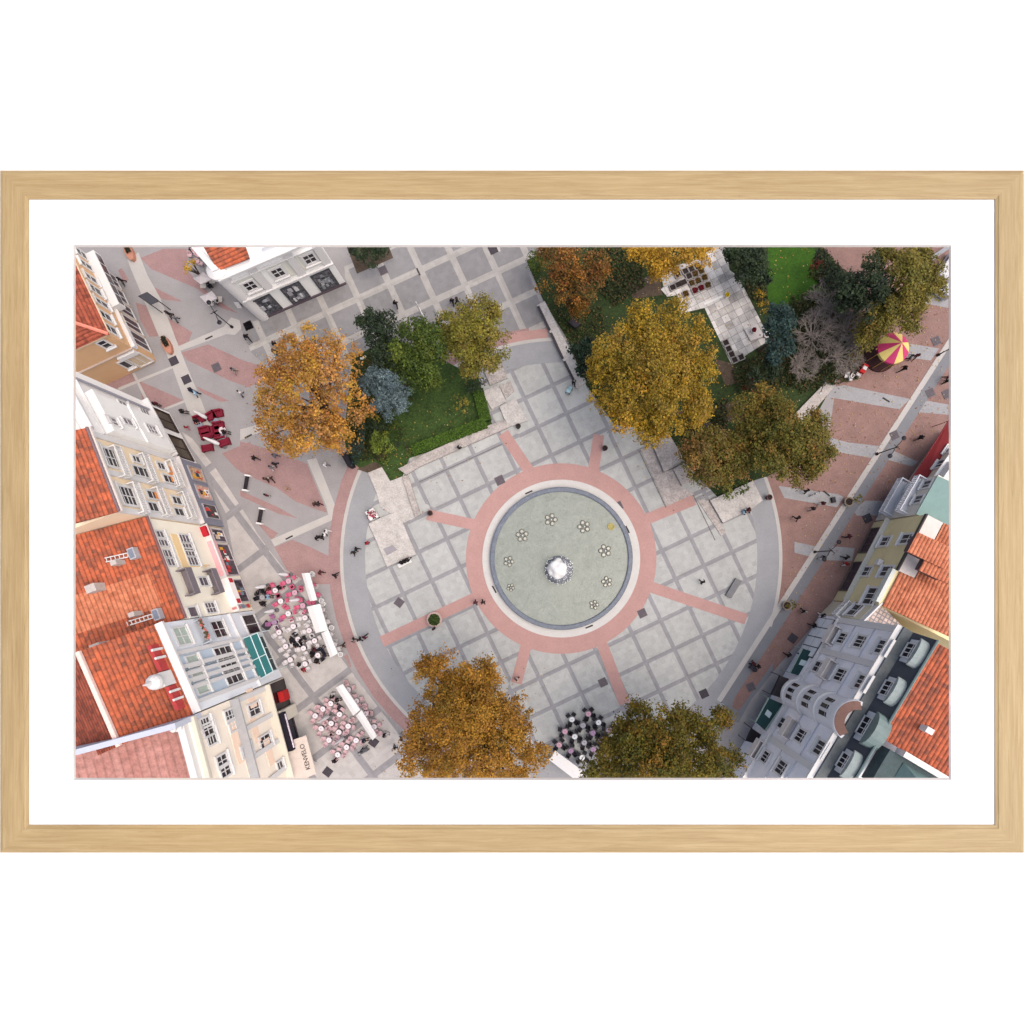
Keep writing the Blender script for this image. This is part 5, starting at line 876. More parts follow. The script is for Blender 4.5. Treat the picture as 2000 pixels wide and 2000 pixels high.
dr = [("A",1102,1270,"dark square drain on the pale strip below the terracotta trough"),("A",1238,1470,"dark square drain on the pale strip, next one down"),("A",1562,1340,"grey square drain on brick beside the left street"),("A",1905,890,"grey square drain beside the black lamp, left street"),
 ("B",30,890,"grey square drain in front of the white shop building's corner"),("B",1480,295,"brownish square drain at the flower bed's lower corner"),("C",790,70,"dark square drain at the print's top edge, grey slabs"),("H",862,680,"grey square drain at the upper left of red ring"),
 ("I",262,958,"square drain on the red ring's right side"),("N",520,125,"greenish square drain below right of the red ring"),("N",1185,992,"blackish square drain above the dark olive tree"),("N",97,870,"grey square drain beside the lower red spoke"),("N",1690,920,"brown square drain on the street beside the lower awning"),
 ("O",210,395,"dark square drain on the street beside the shop glazing"),("J",1015,1090,"dark square drain near the potted olive tree"),("J",1305,195,"grey square drain under the upper right street lamp"),("E",1755,1055,"brown square drain right of the carousel"),("E",1692,1615,"brown square drain on brick street at right, left of a pair"),("E",1870,1625,"brown square drain at the print's right edge"),
 ("L",885,1835,"blackish square drain at the bottom left plaza"),("L",1655,10,"grey square drain left of the round planter"),("L",230,258,"dark square drain beside the violet chairs"),("L",1000,1150,"dark square drain among the lower cafe tables"),("L",1380,1515,"dark square drain at the lower end of the lower canopy")]
dm_ = M((112, 104, 110), .2, 2)
for k, (t, x, y, lb) in enumerate(dr):
    p = Wp(*px(t, x, y)[0]); a = R(25) if t not in "LO" else R(53); r = thing("drain_cover", lb, "drain cover", (p.x, p.y, .04), "square drain covers in the paving"); r.rotation_euler.z = a
    dk = M((70, 64, 72), .2, 2) if lb.split()[0] in ("dark", "blackish") else dm_; q = .58 if t != "H" else .62
    local(MB().box(-q, -q, .0, q, q, .03).build("plate", dk), r); b = MB()
    for i in range(5): b.box(-q + .1, -q + .16 + i * .2, .03, q - .1, -q + .22 + i * .2, .045)
    local(b.build("grate", M((86, 80, 88), .1), r and None), r)
for lb, t, x, y, a in (("dark slot grate on the pale strip in left street","A",1482,1020,25),("dark slot grate near the lower left pale strip","G",470,1297,27),("dark slot grate in the pale paving above the brick wedge","G",30,205,27),("dark slot grate beside the upper grey slabs","B",1862,310,-65),("slot grate on the apron's upper left","H",1175,810,24),("slot grate on the apron's lower left","H",803,1855,-62),("slot grate on the apron's right side","I",362,1210,-65),("slot grate on the apron's bottom right","M",1825,270,22),("slot grate in the cobble band right of the bare trees","E",1218,1690,-32),("slot grate in the cobble band beside the bicycle","J",575,822,-40)):
    p = Wp(*px(t, x, y)[0]); r = thing("slot_drain", lb, "slot drain", (p.x, p.y, .05 if t not in "HIM" else .1), "slot drains"); r.rotation_euler.z = R(a); local(MB().box(-.55, -.1, 0, .55, .1, .03).build("plate", M((64, 60, 62), .2)), r)
def bench(lb, t, x, y):
    p = Wp(*px(t, x, y)[0]); r = thing("bench", lb, "bench", p, "dark benches with white ends"); r.rotation_euler.z = R(80)
    b = MB()
    for i in range(4): b.box(-.95, -.26 + i * .14, .42, .95, -.15 + i * .14, .47)
    local(b.build("seat", M((44, 38, 46), .2)), r)
    for s_ in (-1, 1): local(MB().box(s_ * 1.05 - .12, -.42, 0, s_ * 1.05 + .12, .42, .5).build("end_block", WHITE), r)
bench("dark bench with white ends on the red wedge, upper one", "G", 22, 712); bench("dark bench with white ends above the brick wedge, lower one", "G", 172, 1068)
board = thing("market_stall", "flat dark grey stall roof standing on the left street's pale strip", "stall", Wp(*px("A",840,600)[0])); q_ = [Wp(*p, 2.4) for p in px("A",722,572,812,530,945,630,855,665)]
MB().prism(q_, 2.4, 2.5).build("roof", M((74, 74, 82), .12), board); b = MB()
for p in q_: b.tube([up(p, 0), up(p, 2.4)], .06, 5)
b.build("posts", IRON, board); 
cz = thing("carousel", "round carousel with pointed yellow and magenta striped roof", "carousel", Wp(1717, 697)); cc0 = Wp(1717, 697); ap = Wp(1756.5, 659.5, 5.0); Rr = 2.15
cen_ = Wp(1717, 697); NP = 10; b = MB(); b2 = MB(); yel = M((238, 216, 130), .06, 2, .7); mag = M((206, 60, 116), .06, 2, .7)
for i in range(NP):
    a0, a1 = i * 2 * math.pi / NP + .35, (i + 1) * 2 * math.pi / NP + .35; bb = b if i % 2 else b2; am = (a0 + a1) / 2
    P0, P1, PM = [Vector((cen_.x + Rr * k_ * math.cos(a), cen_.y + Rr * k_ * math.sin(a), 3.2)) for a, k_ in ((a0, 1), (a1, 1), (am, .985))]; A_ = Vector((cen_.x, cen_.y, 5.0)); bb.add([A_, P0, PM, P1, P0 - Vector((0, 0, .35)), PM - Vector((0, 0, .42)), P1 - Vector((0, 0, .35))], [(0,1,2), (0,2,3), (1,4,5,2), (2,5,6,3)])
    o = None
b.build("yellow_panel", yel, cz); b2.build("magenta_panel", mag, cz); MB().ring([(2.2, 0), (2.2, .3), (2.0, .35)], 28, (cen_.x, cen_.y)).build("platform", M((62, 26, 30), .2), cz); b = MB(); b.ring([(.3, .3), (.3, 4.6)], 12, (cen_.x, cen_.y)); b.build("centre_pole", M((200, 160, 90), .1), cz)
for i in range(NP): a = i * 2 * math.pi / NP + .35; x_, y_ = cen_.x + 2.05 * math.cos(a), cen_.y + 2.05 * math.sin(a); MB().tube([(x_, y_, .3), (x_, y_, 3.1)], .05, 6).build("post", M((210, 170, 90), .1), cz)
def van(lb, u, v, ang, m, L_=4.6, hh=2.1):
    p = Wp(u, v); r = thing("van", lb, "van", p); r.rotation_euler.z = ang; b = MB(); w_ = 1.0
    prof = [(-L_ / 2, .4), (-L_ / 2, hh * .95), (-L_ / 2 + .2, hh), (L_ / 2 - 1.6, hh), (L_ / 2 - .9, 1.25), (L_ / 2, 1.0), (L_ / 2, .4)]; k = len(prof)
    b.add([(x, -w_, z) for x, z in prof] + [(x, w_, z) for x, z in prof], [tuple(range(k)), tuple(range(k, 2 * k))[::-1]] + [(i, k + i, k + (i + 1) % k, (i + 1) % k) for i in range(k)]); local(b.build("body", m), r)
    b = MB(); x0, x1 = L_ / 2 - 1.57, L_ / 2 - .93; b.add([(x0, -.85, hh), (x0, .85, hh), (x1, .9, 1.29), (x1, -.9, 1.29)], [(0,3,2,1)]); o = local(b.build("windscreen", M((30, 34, 48), .1, 1, .1)), r); o.location = (.03, 0, .03)
    for s_ in (-1, 1):
        local(MB().box(-.2, s_ * 1.01 - .01, 1.25, L_ / 2 - 1.5, s_ * 1.01 + .01, 1.85).build("side_window", M((30, 34, 48), .1, 1, .1)), r)
        for x in (-L_ / 2 + .8, L_ / 2 - .8): b = MB(); b.tube([(x, s_ * .98, .33), (x, s_ * .8, .33)], .33, 14); local(b.build("wheel", IRON), r)
    for s_ in (-1, 1): local(MB().box(L_ / 2 - .02, s_ * .7 - .15, .75, L_ / 2 + .03, s_ * .7 + .15, .95).build("headlight", WHITE), r)
van("white and navy van behind the olive tree, top right corner", *px("E",1838,300)[0], R(55), M((226, 226, 232), .04, 1, .4), 4.8, 2.2); van("white car van with dark screen nearest the brick street corner", *px("E",1850,470)[0], R(55), M((216, 220, 230), .04, 1, .4), 4.0, 1.7)
block("kerb_platform", "grey ramp at the top right corner beside the vans", "ramp", px("E",1620,200,1840,50,1900,60,1700,200), .3, M((168, 172, 178), .1))
block("kiosk_roof", "black kiosk roof beside the bluish shrub, left garden", "kiosk", px("G",1080,430,1140,410,1190,540,1150,560), 2.2, M((30, 28, 38), .2))
block("utility_box", "dark square utility box under the mixed orange tree", "box", px("I",1140,90,1210,60,1250,110,1180,150), 1.2, M((66, 64, 70), .15)); block("utility_box", "white oblong box beside the dark square box under trees", "box", px("I",1125,55,1160,18,1180,38,1145,72), .7, WHITE)
block("utility_box", "dark box on the leafy ground in the right garden's left part", "box", px("C",1600,880,1650,825,1730,900,1670,940), .9, M((58, 54, 60), .2)); block("stone_slab", "white slab between dark trees in the left garden", "slab", px("B",1235,1245,1295,1215,1310,1240,1250,1270), .3, WHITE)
fk = thing("flower_cart", "pink and grey flower cart on the grey ring beside stone platform", "cart", Wp(*px("G",1385,1060)[0])); p = fk.location
b = MB(); b.prism([Wp(*q) for q in px("G",1305,1030,1390,985,1450,1080,1360,1120)], .3, .9); b.build("tray", WHITE, fk); b = MB()
for i in range(50): b.cur = i % 3; q = Wp(*px("G", 1375 + random.uniform(-50, 45), 1050 + random.uniform(-40, 45))[0]); b.ball((q.x, q.y, 1.0), .13, 6, 4)
b.build("flowers", [M((186, 60, 84), .2), M((72, 84, 80), .2), M((232, 196, 200), .1)], fk)
for i in (-1, 1): MB().tube([(p.x + i * .6, p.y - .35, .3), (p.x + i * .6, p.y - .28, .3)], .3, 12).build("wheel", IRON, fk)

# ------------------------------------------------------------------ cafe furniture
def chair_mb(arms=True):
    b = MB(); b.box(-.24, -.22, .42, .24, .24, .47); b.obox((0, .25, .68), (.24, 0, 0), (0, .025, .01), (0, .06, .22))
    for x in (-.2, .2):
        for y in (-.18, .2): b.box(x - .022, y - .022, 0, x + .022, y + .022, .42)
    if arms:
        for x in (-.25, .25): b.box(x - .03, -.18, .62, x + .03, .24, .66); b.box(x - .02, -.18, .47, x + .02, -.14, .62)
    return b
CM = {k: M(c, .07, 3, .7) for k, c in dict(pink=(226, 112, 146), violet=(176, 112, 160), white=(236, 230, 232), blush=(226, 190, 196), black=(34, 30, 40), red=(150, 22, 52), cream=(240, 226, 220)).items()}
ch0 = {}
def chair(col, u, v, face, label, group):
    if col not in ch0:
        me = chair_mb().mesh("cafe_chair", CM[col]); ch0[col] = me
    p = Wp(u, v); o = bpy.data.objects.new("cafe_chair", ch0[col]); C.objects.link(o); o.location = (p.x, p.y, .045); o.rotation_euler.z = face; o.scale = (1.08, 1.08, 1.0); return tag(o, label, "chair", group)
def table(u, v, col, label, group, r=.36):
    p = Wp(u, v); root = thing("cafe_table", label, "table", (p.x, p.y, .045), group); local(MB().ring([(r, .62), (r + .02, .70), (r, .73), (.001, .735)], 18, cap=False).build("tablecloth", M(col, .03, 3, .7)), root)
    local(MB().ring([(.24, 0), (.24, .04), (.04, .08), (.04, .7)], 10).build("pedestal", IRON), root); local(MB().ring([(.06, .73), (.06, .78), (.001, .78)], 8, cap=False).build("ashtray", M((150, 140, 146), .1)), root); return root
side = ["right", "upper right", "upper", "upper left", "left", "lower left", "lower", "lower right"]
def terrace(tile, rows, place, ccol, tcol, group, rad, a_off, cname):
    for ri, row in enumerate(rows):
        for ti, (x, y, *c_) in enumerate(row):
            u, v = px(tile, x, y)[0]; cc = c_[0] if c_ else ccol; tcl, tnm = tcol[c_[1]] if len(c_) > 1 else tcol[None]
            nm = f"{od[ti]} from left, {od[ri]} row" if len(row) > 1 else f"{od[ri]} going down"
            table(u, v, tcl, f"round {tnm} table, {nm} of {place}", group)
            nch = c_[2] if len(c_) > 2 else 4
            for k in range(nch):
                a = a_off + k * 2 * math.pi / nch + random.uniform(-.26, .26); du, dv = math.cos(a) * rad, -math.sin(a) * rad; si = int(((a % (2 * math.pi)) + math.pi / 8) // (math.pi / 4)) % 8
                chair(cc, u + du, v + dv, a - math.pi / 2 + random.uniform(-.2, .2), f"{cname.get(cc, cc)} chair {side[si]} of table, {nm}, {place}", group.replace("tables", "chairs"))
cn = dict(pink="pink", white="white", violet="violet", blush="pale pink", black="black", cream="cream")
PT = {None: ((250, 238, 244), "white"), 'p': ((224, 176, 194), "pink"), 'w': ((250, 250, 252), "white"), 'g': ((186, 182, 190), "grey"), 'v': ((180, 146, 180), "lilac")}
terrace("Q", [[(480,395),(715,228,'pink','p')], [(250,515,'black','g'),(575,585),(825,435,'pink','p')], [(710,808),(970,665,'pink','p')], [(462,965,'violet','v')]], "pink seated terrace", "pink", PT, "tables of the pink seated terrace", 11.5, R(20), cn)
terrace("Q", [[(545,1140),(800,1035),(1010,880)], [(665,1390),(885,1265,'black'),(1085,1110)], [(745,1630),(980,1425),(1180,1290)], [(1010,1705),(1238,1550,'black',None,5)]], "white seated terrace", "white", PT, "tables of the white seated terrace", 10.5, R(25), cn)
terrace("R", [[(220,860),(390,710),(560,590)], [(350,1140),(570,1025),(755,825)], [(525,1390),(740,1220),(945,1085)], [(715,1715),(910,1550),(1120,1400)]], "lower pale terrace", "blush", PT, "tables of the lower pale terrace", 10.3, R(65), cn)
terrace("R", [[(950,285)], [(1130,535)], [(1325,815)], [(1520,1100)]], "row beyond the lower canopy", "blush", PT, "tables beyond the lower canopy", 9.8, R(15), cn)
terrace("S", [[(640,450,'black','w'),(1080,300,'black','p')], [(455,770,'black','p'),(935,610,'black','g'),(1350,530,'black','w')], [(300,1130,'black','p'),(715,910,'black','w'),(1200,810,'black','v')], [(610,1290,'black','v'),(970,1070,'black','g'),(1450,1000,'black','v')], [(910,1470,'black','w'),(1210,1250,'black','v')], [(1630,740,'black','v'),(1640,1150,'black','p')]], "black chair cafe", "black", PT, "tables of the black chair cafe", 9.6, R(60), cn)
for i, (x, y) in enumerate([(930,355),(1160,305),(1240,475),(1150,612)]): chair('pink', *px("Q", x, y)[0], R(30 * i), f"loose pink chair against the topmost canopy, {od[i]} from the top", "loose chairs along the upper canopies")
for i, (x, y) in enumerate([(1325,745),(1410,960),(1470,1180),(1540,1360),(1600,1440)]): chair('white', *px("Q", x, y)[0], R(25 * i), f"white chair behind the middle canopies, {od[i]} from the top", "loose chairs along the upper canopies")
for i, (x, y) in enumerate([(890,125),(1310,640),(1390,800),(1650,1250),(1050,940),(560,1270),(1240,1250)]): chair('blush', *px("R", x, y)[0], R(40 * i), f"spare pale pink chair on the lower terrace, {od[i]} of the loose ones from the top", "loose chairs of the lower terrace")
# long white canopies
def canopy(lb, tile, pts, h=2.5):
    P_ = [Wp(*p, h) for p in px(tile, *pts)]; cx = sum((p for p in P_), Vector()) / 4; r = thing("canopy", lb, "canopy", up(cx, 0), "long white cafe canopies"); b = MB(); m0, m1 = (P_[0] + P_[1]) / 2 + Vector((0, 0, .25)), (P_[2] + P_[3]) / 2 + Vector((0, 0, .25))
    b.add(P_ + [m0, m1] + [p - Vector((0, 0, .22)) for p in P_], [(0,4,5,3), (4,1,2,5), (0,1,4), (2,3,5), (0,6,7,1), (1,7,8,2), (2,8,9,3), (3,9,6,0)]); b.build("fabric", M((250, 248, 247), .02, 1, .7), r); b = MB()
    L_ = (P_[3] - P_[0]).length
    for k in (.06, .5, .94): q = P_[0].lerp(P_[3], k).lerp(P_[1].lerp(P_[2], k), .5); b.tube([up(q, 0.05), up(q, h)], .06, 6); b.obox(up(q, .1), (.35, 0, 0), (0, .35, 0), (0, 0, .05))
    b.build("frame", M((190, 186, 186), .1), r)
canopy("topmost long white canopy of the upper terrace", "Q", (910,90,1050,82,1185,570,1060,592)); canopy("middle and widest white canopy of the upper terrace", "Q", (1005,690,1240,640,1385,1110,1165,1165)); canopy("lowest white canopy of the upper terrace", "Q", (1265,1165,1390,1110,1560,1530,1425,1605))
canopy("upper half of the lower terrace's white canopy", "R", (635,262,785,180,1180,755,1020,885)); canopy("lower half of the lower terrace's white canopy", "R", (1085,890,1205,758,1548,1335,1448,1432))
canopy("broad white canopy at the bottom beside the black chairs", "S", (30,1570,200,1330,1100,1990,760,2130), 2.6)
def closed_umbrella(lb, tile, x0, y0, x1, y1, col=(250, 247, 250)):
    (u0, v0), (u1, v1) = px(tile, x0, y0, x1, y1); p = Wp(u0, v0); r = thing("closed_umbrella", lb, "umbrella", p, "folded white umbrellas"); q = Wp(u1, v1, 2.9); d_ = Vector((q.x - p.x, q.y - p.y, 2.9))
    MB().tube([p, p + d_ * .4], .04, 6).build("pole", IRON, r); MB().tube([p + d_ * .3, p + d_ * .45, p + d_ * .85, p + d_], [.2, .27, .16, .04], 8).build("fabric", M(col, .04, 2), r); MB().ring([(.35, 0), (.35, .14), (.05, .2)], 12, (p.x, p.y)).build("foot", M((120, 116, 120), .1), r)
for i, (a, lb) in enumerate([((720,120,490,100), "folded white umbrella at the top of the pink terrace"), ((320,310,75,350), "folded white umbrella furthest left of the pink terrace"), ((920,550,690,585), "folded white umbrella between pink tables"), ((470,750,245,790), "folded white umbrella above the violet chairs")]): closed_umbrella(lb, "Q", *a)
closed_umbrella("folded grey white umbrella in the lower terrace's upper half", "R", 560, 840, 235, 1040, (214, 208, 212)); closed_umbrella("folded grey white umbrella in the lower terrace's lower half", "R", 880, 1330, 585, 1530, (214, 208, 212))
closed_umbrella("folded white umbrella above the red sofas", "P", 1080, 620, 560, 330); closed_umbrella("folded white umbrella across the lower red sofas", "P", 1480, 1370, 840, 1100)
for lb, a in (("white bin beside the topmost canopy", (1135,100)), ("white round stool beside the upper canopies, upper one", (1300,580)), ("white round stool beside the upper canopies, lower one", (1325,635)), ("white box bin beside the widest canopy", (1480,1060)), ("white bin at the lowest canopy's end", (1640,1535))):
    pot("litter_bin", lb, "bin", *px("Q", *a)[0], .34, .7, WHITE, M((200, 196, 200), .1))
def sofa(lb, x, y, a, col=(134, 20, 50)):
    p = Wp(*px("P", x, y)[0]); r = thing("sofa", lb, "sofa", p, "red cafe sofas"); r.rotation_euler.z = a; m = M(col, .12, 3, .7)
    local(MB().box(-.62, -.45, .05, .62, .45, .42).build("seat", m), r); local(MB().box(-.62, .33, .42, .62, .55, .85).build("backrest", m), r)
    for s_ in (-1, 1): local(MB().box(s_ * .68 - .08, -.45, .05, s_ * .68 + .08, .55, .6).build("armrest", m), r)
for i, (x, y, a, lb) in enumerate([(770,600,20,"red sofa with dark seated figure, upper left of its group"),(1140,500,30,"red sofa at the folded umbrella's foot"),(1300,440,10,"red sofa furthest up and right of its group"),(930,930,15,"red sofa at the middle of its group"),(980,1060,195,"red sofa under the lower folded umbrella"),(1330,790,10,"red sofa beside the white tray table"),(1270,930,100,"red sofa left of the white tray table"),(1010,1420,190,"red sofa furthest down and left of its group"),(1500,1260,200,"red sofa with cream paper, furthest right"),(1360,1050,190,"red sofa backing the silver table")]): sofa(lb, x, y, R(a))
for lb, x, y, s_ in (("grey low table between the upper red sofas", 790, 770, .45), ("grey low table beside the furthest red sofa", 1270, 650, .4), ("white tray table in the red sofa group", 1450, 920, .5), ("silver round table in the red sofa group", 1480, 1085, .4)):
    p = Wp(*px("P", x, y)[0]); r = thing("low_table", lb, "table", p, "low tables among the red sofas"); MB().ring([(s_, .42), (s_, .46), (.001, .465)], 16, (p.x, p.y), cap=False).build("tabletop", M((236, 226, 230) if "white" in lb else (150, 156, 172), .1), r); MB().ring([(.2, 0), (.2, .04), (.05, .06), (.05, .43)], 10, (p.x, p.y)).build("pedestal", IRON, r)
# top left cafe: square parasols and tables
def open_umbrella(lb, t, pts, h=2.5, col=(226, 218, 220)):
    P_ = [Wp(*p, h) for p in px(t, *pts)]; c_ = sum(P_, Vector()) / 4; r = thing("square_umbrella", lb, "umbrella", up(c_, 0), "square pale umbrellas beside the white building"); A_ = c_ + Vector((0, 0, .5)); b = MB(); b.add(P_ + [A_] + [p - Vector((0, 0, .18)) for p in P_], [(0,1,4), (1,2,4), (2,3,4), (3,0,4)] + [(i, 5 + i, 5 + (i + 1) % 4, (i + 1) % 4) for i in range(4)]); b.build("fabric", M(col, .06, 2), r); MB().tube([up(c_, 0), up(c_, h + .4)], .05, 6).build("pole", IRON, r)
open_umbrella("square pale umbrella beside the small yellow tree", "A", (1305,375,1420,310,1510,385,1390,445)); open_umbrella("square pale umbrella nearer the street lamp", "A", (1380,575,1510,515,1570,590,1450,650))
for i, (x, y) in enumerate([(1450,480),(1545,430),(1530,670),(1580,640),(1620,630)]):
    p = Wp(*px("A", x, y)[0]); r = thing("square_table", f"small square white table beside the white building, {od[i]} counting down the street", "table", p, "square tables beside the white building"); MB().box(p.x - .4, p.y - .4, .7, p.x + .4, p.y + .4, .74).build("tabletop", M((226, 216, 206), .05), r); MB().tube([(p.x, p.y, 0), (p.x, p.y, .7)], .06, 8).build("pedestal", IRON, r)
for i, (x, y) in enumerate([(1300,150),(1350,110),(1390,150),(1380,215),(1420,240),(1480,440),(1510,480),(1300,95)]): chair('black' if i > 4 else 'blush', *px("A", x, y)[0], R(37 * i), f"{'black' if i > 4 else 'greyish'} cafe chair beside the white building, {od[i]} from the print's top edge", "chairs beside the white building")
p = Wp(*px("A",1815,675)[0]); r = thing("signboard", "small white folding sign in front of the white building's left corner", "signboard", p); 
for s_ in (-1, 1): MB().obox((p.x, p.y + s_ * .18, .5), (.35, 0, 0), (0, .02, 0), (0, -s_ * .15, .48)).build("panel", WHITE, r)
for i, (x, y) in enumerate([(770,1445),(830,1450),(810,1475),(895,1430)]): chair('white', *px("E", x, y)[0], R(50 * i), f"white plastic chair below the bare trees, {od[i]} from the left", "white chairs below the bare trees")
rd = thing("ride_car", "red and white coin ride car beside the carousel", "ride", Wp(*px("E",950,1370)[0])); p = rd.location; b = MB(); b.obox((p.x, p.y, .45), (.35, .55, 0), (-.3, .18, 0), (0, 0, .35)); b.build("body", M((206, 40, 40), .1), rd); MB().obox((p.x, p.y, .86), (.12, .2, 0), (-.22, .14, 0), (0, 0, .1)).build("seat", WHITE, rd)
block("bench", "long grey stone bench on the right side of the plaza", "bench", px("I",1410,1920,1520,1735,1585,1765,1470,1950), .45, M((130, 130, 134), .12, 2))
block("bench", "low white bench behind the black seated group", "bench", px("G",1640,1590,1770,1510,1800,1560,1660,1625), .45, WHITE)

# ------------------------------------------------------------------ people
def skeleton(pose):
    J = {}
    if pose == 'sit':
        J = dict(pel=(0, 0, .52), wai=(0, .02, .72), che=(0, .02, .95), nec=(0, 0, 1.12), hea=(0, -.03, 1.24), top=(0, -.03, 1.36))
        for s_, k in ((-1, 'l'), (1, 'r')): J.update({k+'hi': (s_*.1, 0, .5), k+'kn': (s_*.13, -.42, .5), k+'an': (s_*.13, -.44, .1), k+'to': (s_*.14, -.58, .05), k+'sh': (s_*.19, .02, 1.06), k+'el': (s_*.25, -.08, .8), k+'wr': (s_*.16, -.3, .72), k+'ha': (s_*.12, -.38, .72)})
    else:
        st = {'stand': 0.0, 'walk': .26, 'stride': .36}[pose]
        J = dict(pel=(0, 0, .93), wai=(0, 0, 1.1), che=(0, -.02, 1.32), nec=(0, -.03, 1.47), hea=(0, -.06, 1.58), top=(0, -.05, 1.71))
        for s_, k in ((-1, 'l'), (1, 'r')):
            f_ = st * s_; J.update({k+'hi': (s_*.1, 0, .9), k+'kn': (s_*.1, -f_*.6 - .02, .5), k+'an': (s_*.1, -f_ + (.06 if f_ < 0 else 0), .09 + (.06 if f_ < -.2 else 0)), k+'to': (s_*.11, -f_ - .14, .04), k+'sh': (s_*.19, -.01, 1.41), k+'el': (s_*.24, f_*.5, 1.12), k+'wr': (s_*.23, f_*.7 - .1, .88), k+'ha': (s_*.22, f_*.7 - .14, .8)})
    return J
RAD = dict(pel=.17, wai=.165, che=.19, nec=.07, hea=.1, top=.08, hi=.11, kn=.085, an=.06, to=.05, sh=.1, el=.07, wr=.045, ha=.036)
def body_mesh(pose):
    J = skeleton(pose); names = list(J); E_ = [('pel','wai'),('wai','che'),('che','nec'),('nec','hea'),('hea','top')]
    for k in 'lr': E_ += [('pel',k+'hi'),(k+'hi',k+'kn'),(k+'kn',k+'an'),(k+'an',k+'to'),('che',k+'sh'),(k+'sh',k+'el'),(k+'el',k+'wr'),(k+'wr',k+'ha')]
    vs = [J[q] for q in names]; es = [(names.index(a), names.index(b_)) for a, b_ in E_]; rd_ = [RAD.get(q, RAD.get(q[1:], .05)) for q in names]
    for k, s_ in (('l', -1), ('r', 1)):        # five fingers from each palm
        h_ = Vector(J[k+'ha']); w0 = Vector(J[k+'wr']); d_ = (h_ - w0).normalized(); i0 = names.index(k+'ha')
        for j, (sp_, ln) in enumerate(((-.03, .075), (-.01, .085), (.01, .08), (.03, .065), (-.045, .05))):
            base = h_ + Vector((0, sp_, 0)) + d_ * (.02 if j < 4 else -.01); vs += [tuple(base), tuple(base + d_ * ln + Vector((-s_ * .012 * (j + 1) * .5, -.03 if j == 4 else 0, 0)))]; a = len(vs) - 2; es += [(i0, a), (a, a + 1)]; rd_ += [.011, .008]
    me = bpy.data.meshes.new("t"); me.from_pydata(vs, es, []); o = bpy.data.objects.new("t", me); C.objects.link(o); md = o.modifiers.new("s", 'SKIN'); md.use_smooth_shade = True
    for i, sv in enumerate(me.skin_vertices[0].data): sv.radius = (rd_[i] * (1.25 if names[i:i+1] and names[i] in ('che', 'pel', 'wai') else 1), rd_[i]); sv.use_root = (i == 0)
    ss_ = o.modifiers.new("u", 'SUBSURF'); ss_.levels = ss_.render_levels = 1; bpy.context.view_layer.update(); dg = bpy.context.evaluated_depsgraph_get(); m2 = bpy.data.meshes.new_from_object(o.evaluated_get(dg)); bpy.data.objects.remove(o)
    m2.name = "body"; m2.materials.clear()
    for _ in range(4): m2.materials.append(None)
    hz = J['nec'][2]; pz = J['pel'][2]
    for p_ in m2.polygons:
        c_ = p_.center; hand = min((c_ - Vector(J[k+'ha'])).length for k in 'lr') < .11
        shoe = min((c_ - Vector(J[k+'to'])).length for k in 'lr') < .13 or (c_.z < .1)
        leg = (c_.z < pz + .02 and not (abs(c_.x) > .17 and pose != 'sit')) if pose != 'sit' else c_.z < .58
        p_.material_index = 0 if (hand or c_.z > hz + .03) else 3 if shoe else 2 if leg else 1
    hb = MB(); t_ = Vector(J['hea']); hb.ring([(.108, t_.z - .02), (.118, t_.z + .05), (.105, t_.z + .13), (.06, t_.z + .18), (.001, t_.z + .195)], 12, (t_.x, t_.y + .015), cap=False); hair = hb.mesh("hair", None) if False else hb
    return m2, hair, J
POSE = {k: body_mesh(k) for k in ('stand', 'walk', 'stride', 'sit')}; HAIRM = {}
SK = M((214, 170, 146), .08, 4); HC = dict(black=M((30, 24, 26), .2, 8), brown=M((74, 52, 40), .2, 8), grey=M((170, 164, 160), .1, 8), blond=M((190, 156, 104), .1, 8))
PC = dict(black=(28, 24, 30), navy=(36, 40, 66), grey=(120, 120, 128), white=(236, 232, 232), red=(176, 36, 48), brown=(82, 56, 50), pink=(222, 120, 150), tan=(186, 150, 118), blue=(110, 142, 178), lightblue=(166, 200, 226), jeans=(64, 74, 98), dark=(46, 40, 46), maroon=(96, 30, 44), beige=(196, 184, 166), green=(84, 100, 72))
def person(t, x, y, pose, top, leg, label, face=None, hair='brown', z=.045, k=1.0, group=None):
    u, v = px(t, x, y)[0]; p = Wp(u, v); me, hb, J = POSE[pose]; o = bpy.data.objects.new("person", me); C.objects.link(o); o.location = (p.x, p.y, z); o.scale = (k * 1.12, k * 1.12, k * 1.06); o.rotation_euler.z = random.uniform(0, 6.28) if face is None else R(face)
    for i, m_ in enumerate((SK, M(PC[top], .12, 5), M(PC[leg], .12, 5), M((40, 34, 34), .1, 5))): o.material_slots[i].link = 'OBJECT'; o.material_slots[i].material = m_
    if (pose, hair) not in HAIRM: HAIRM[(pose, hair)] = hb.mesh("hair", HC[hair])
    h = bpy.data.objects.new("hair", HAIRM[(pose, hair)]); C.objects.link(h); h.parent = o; return tag(o, label, "person", group)
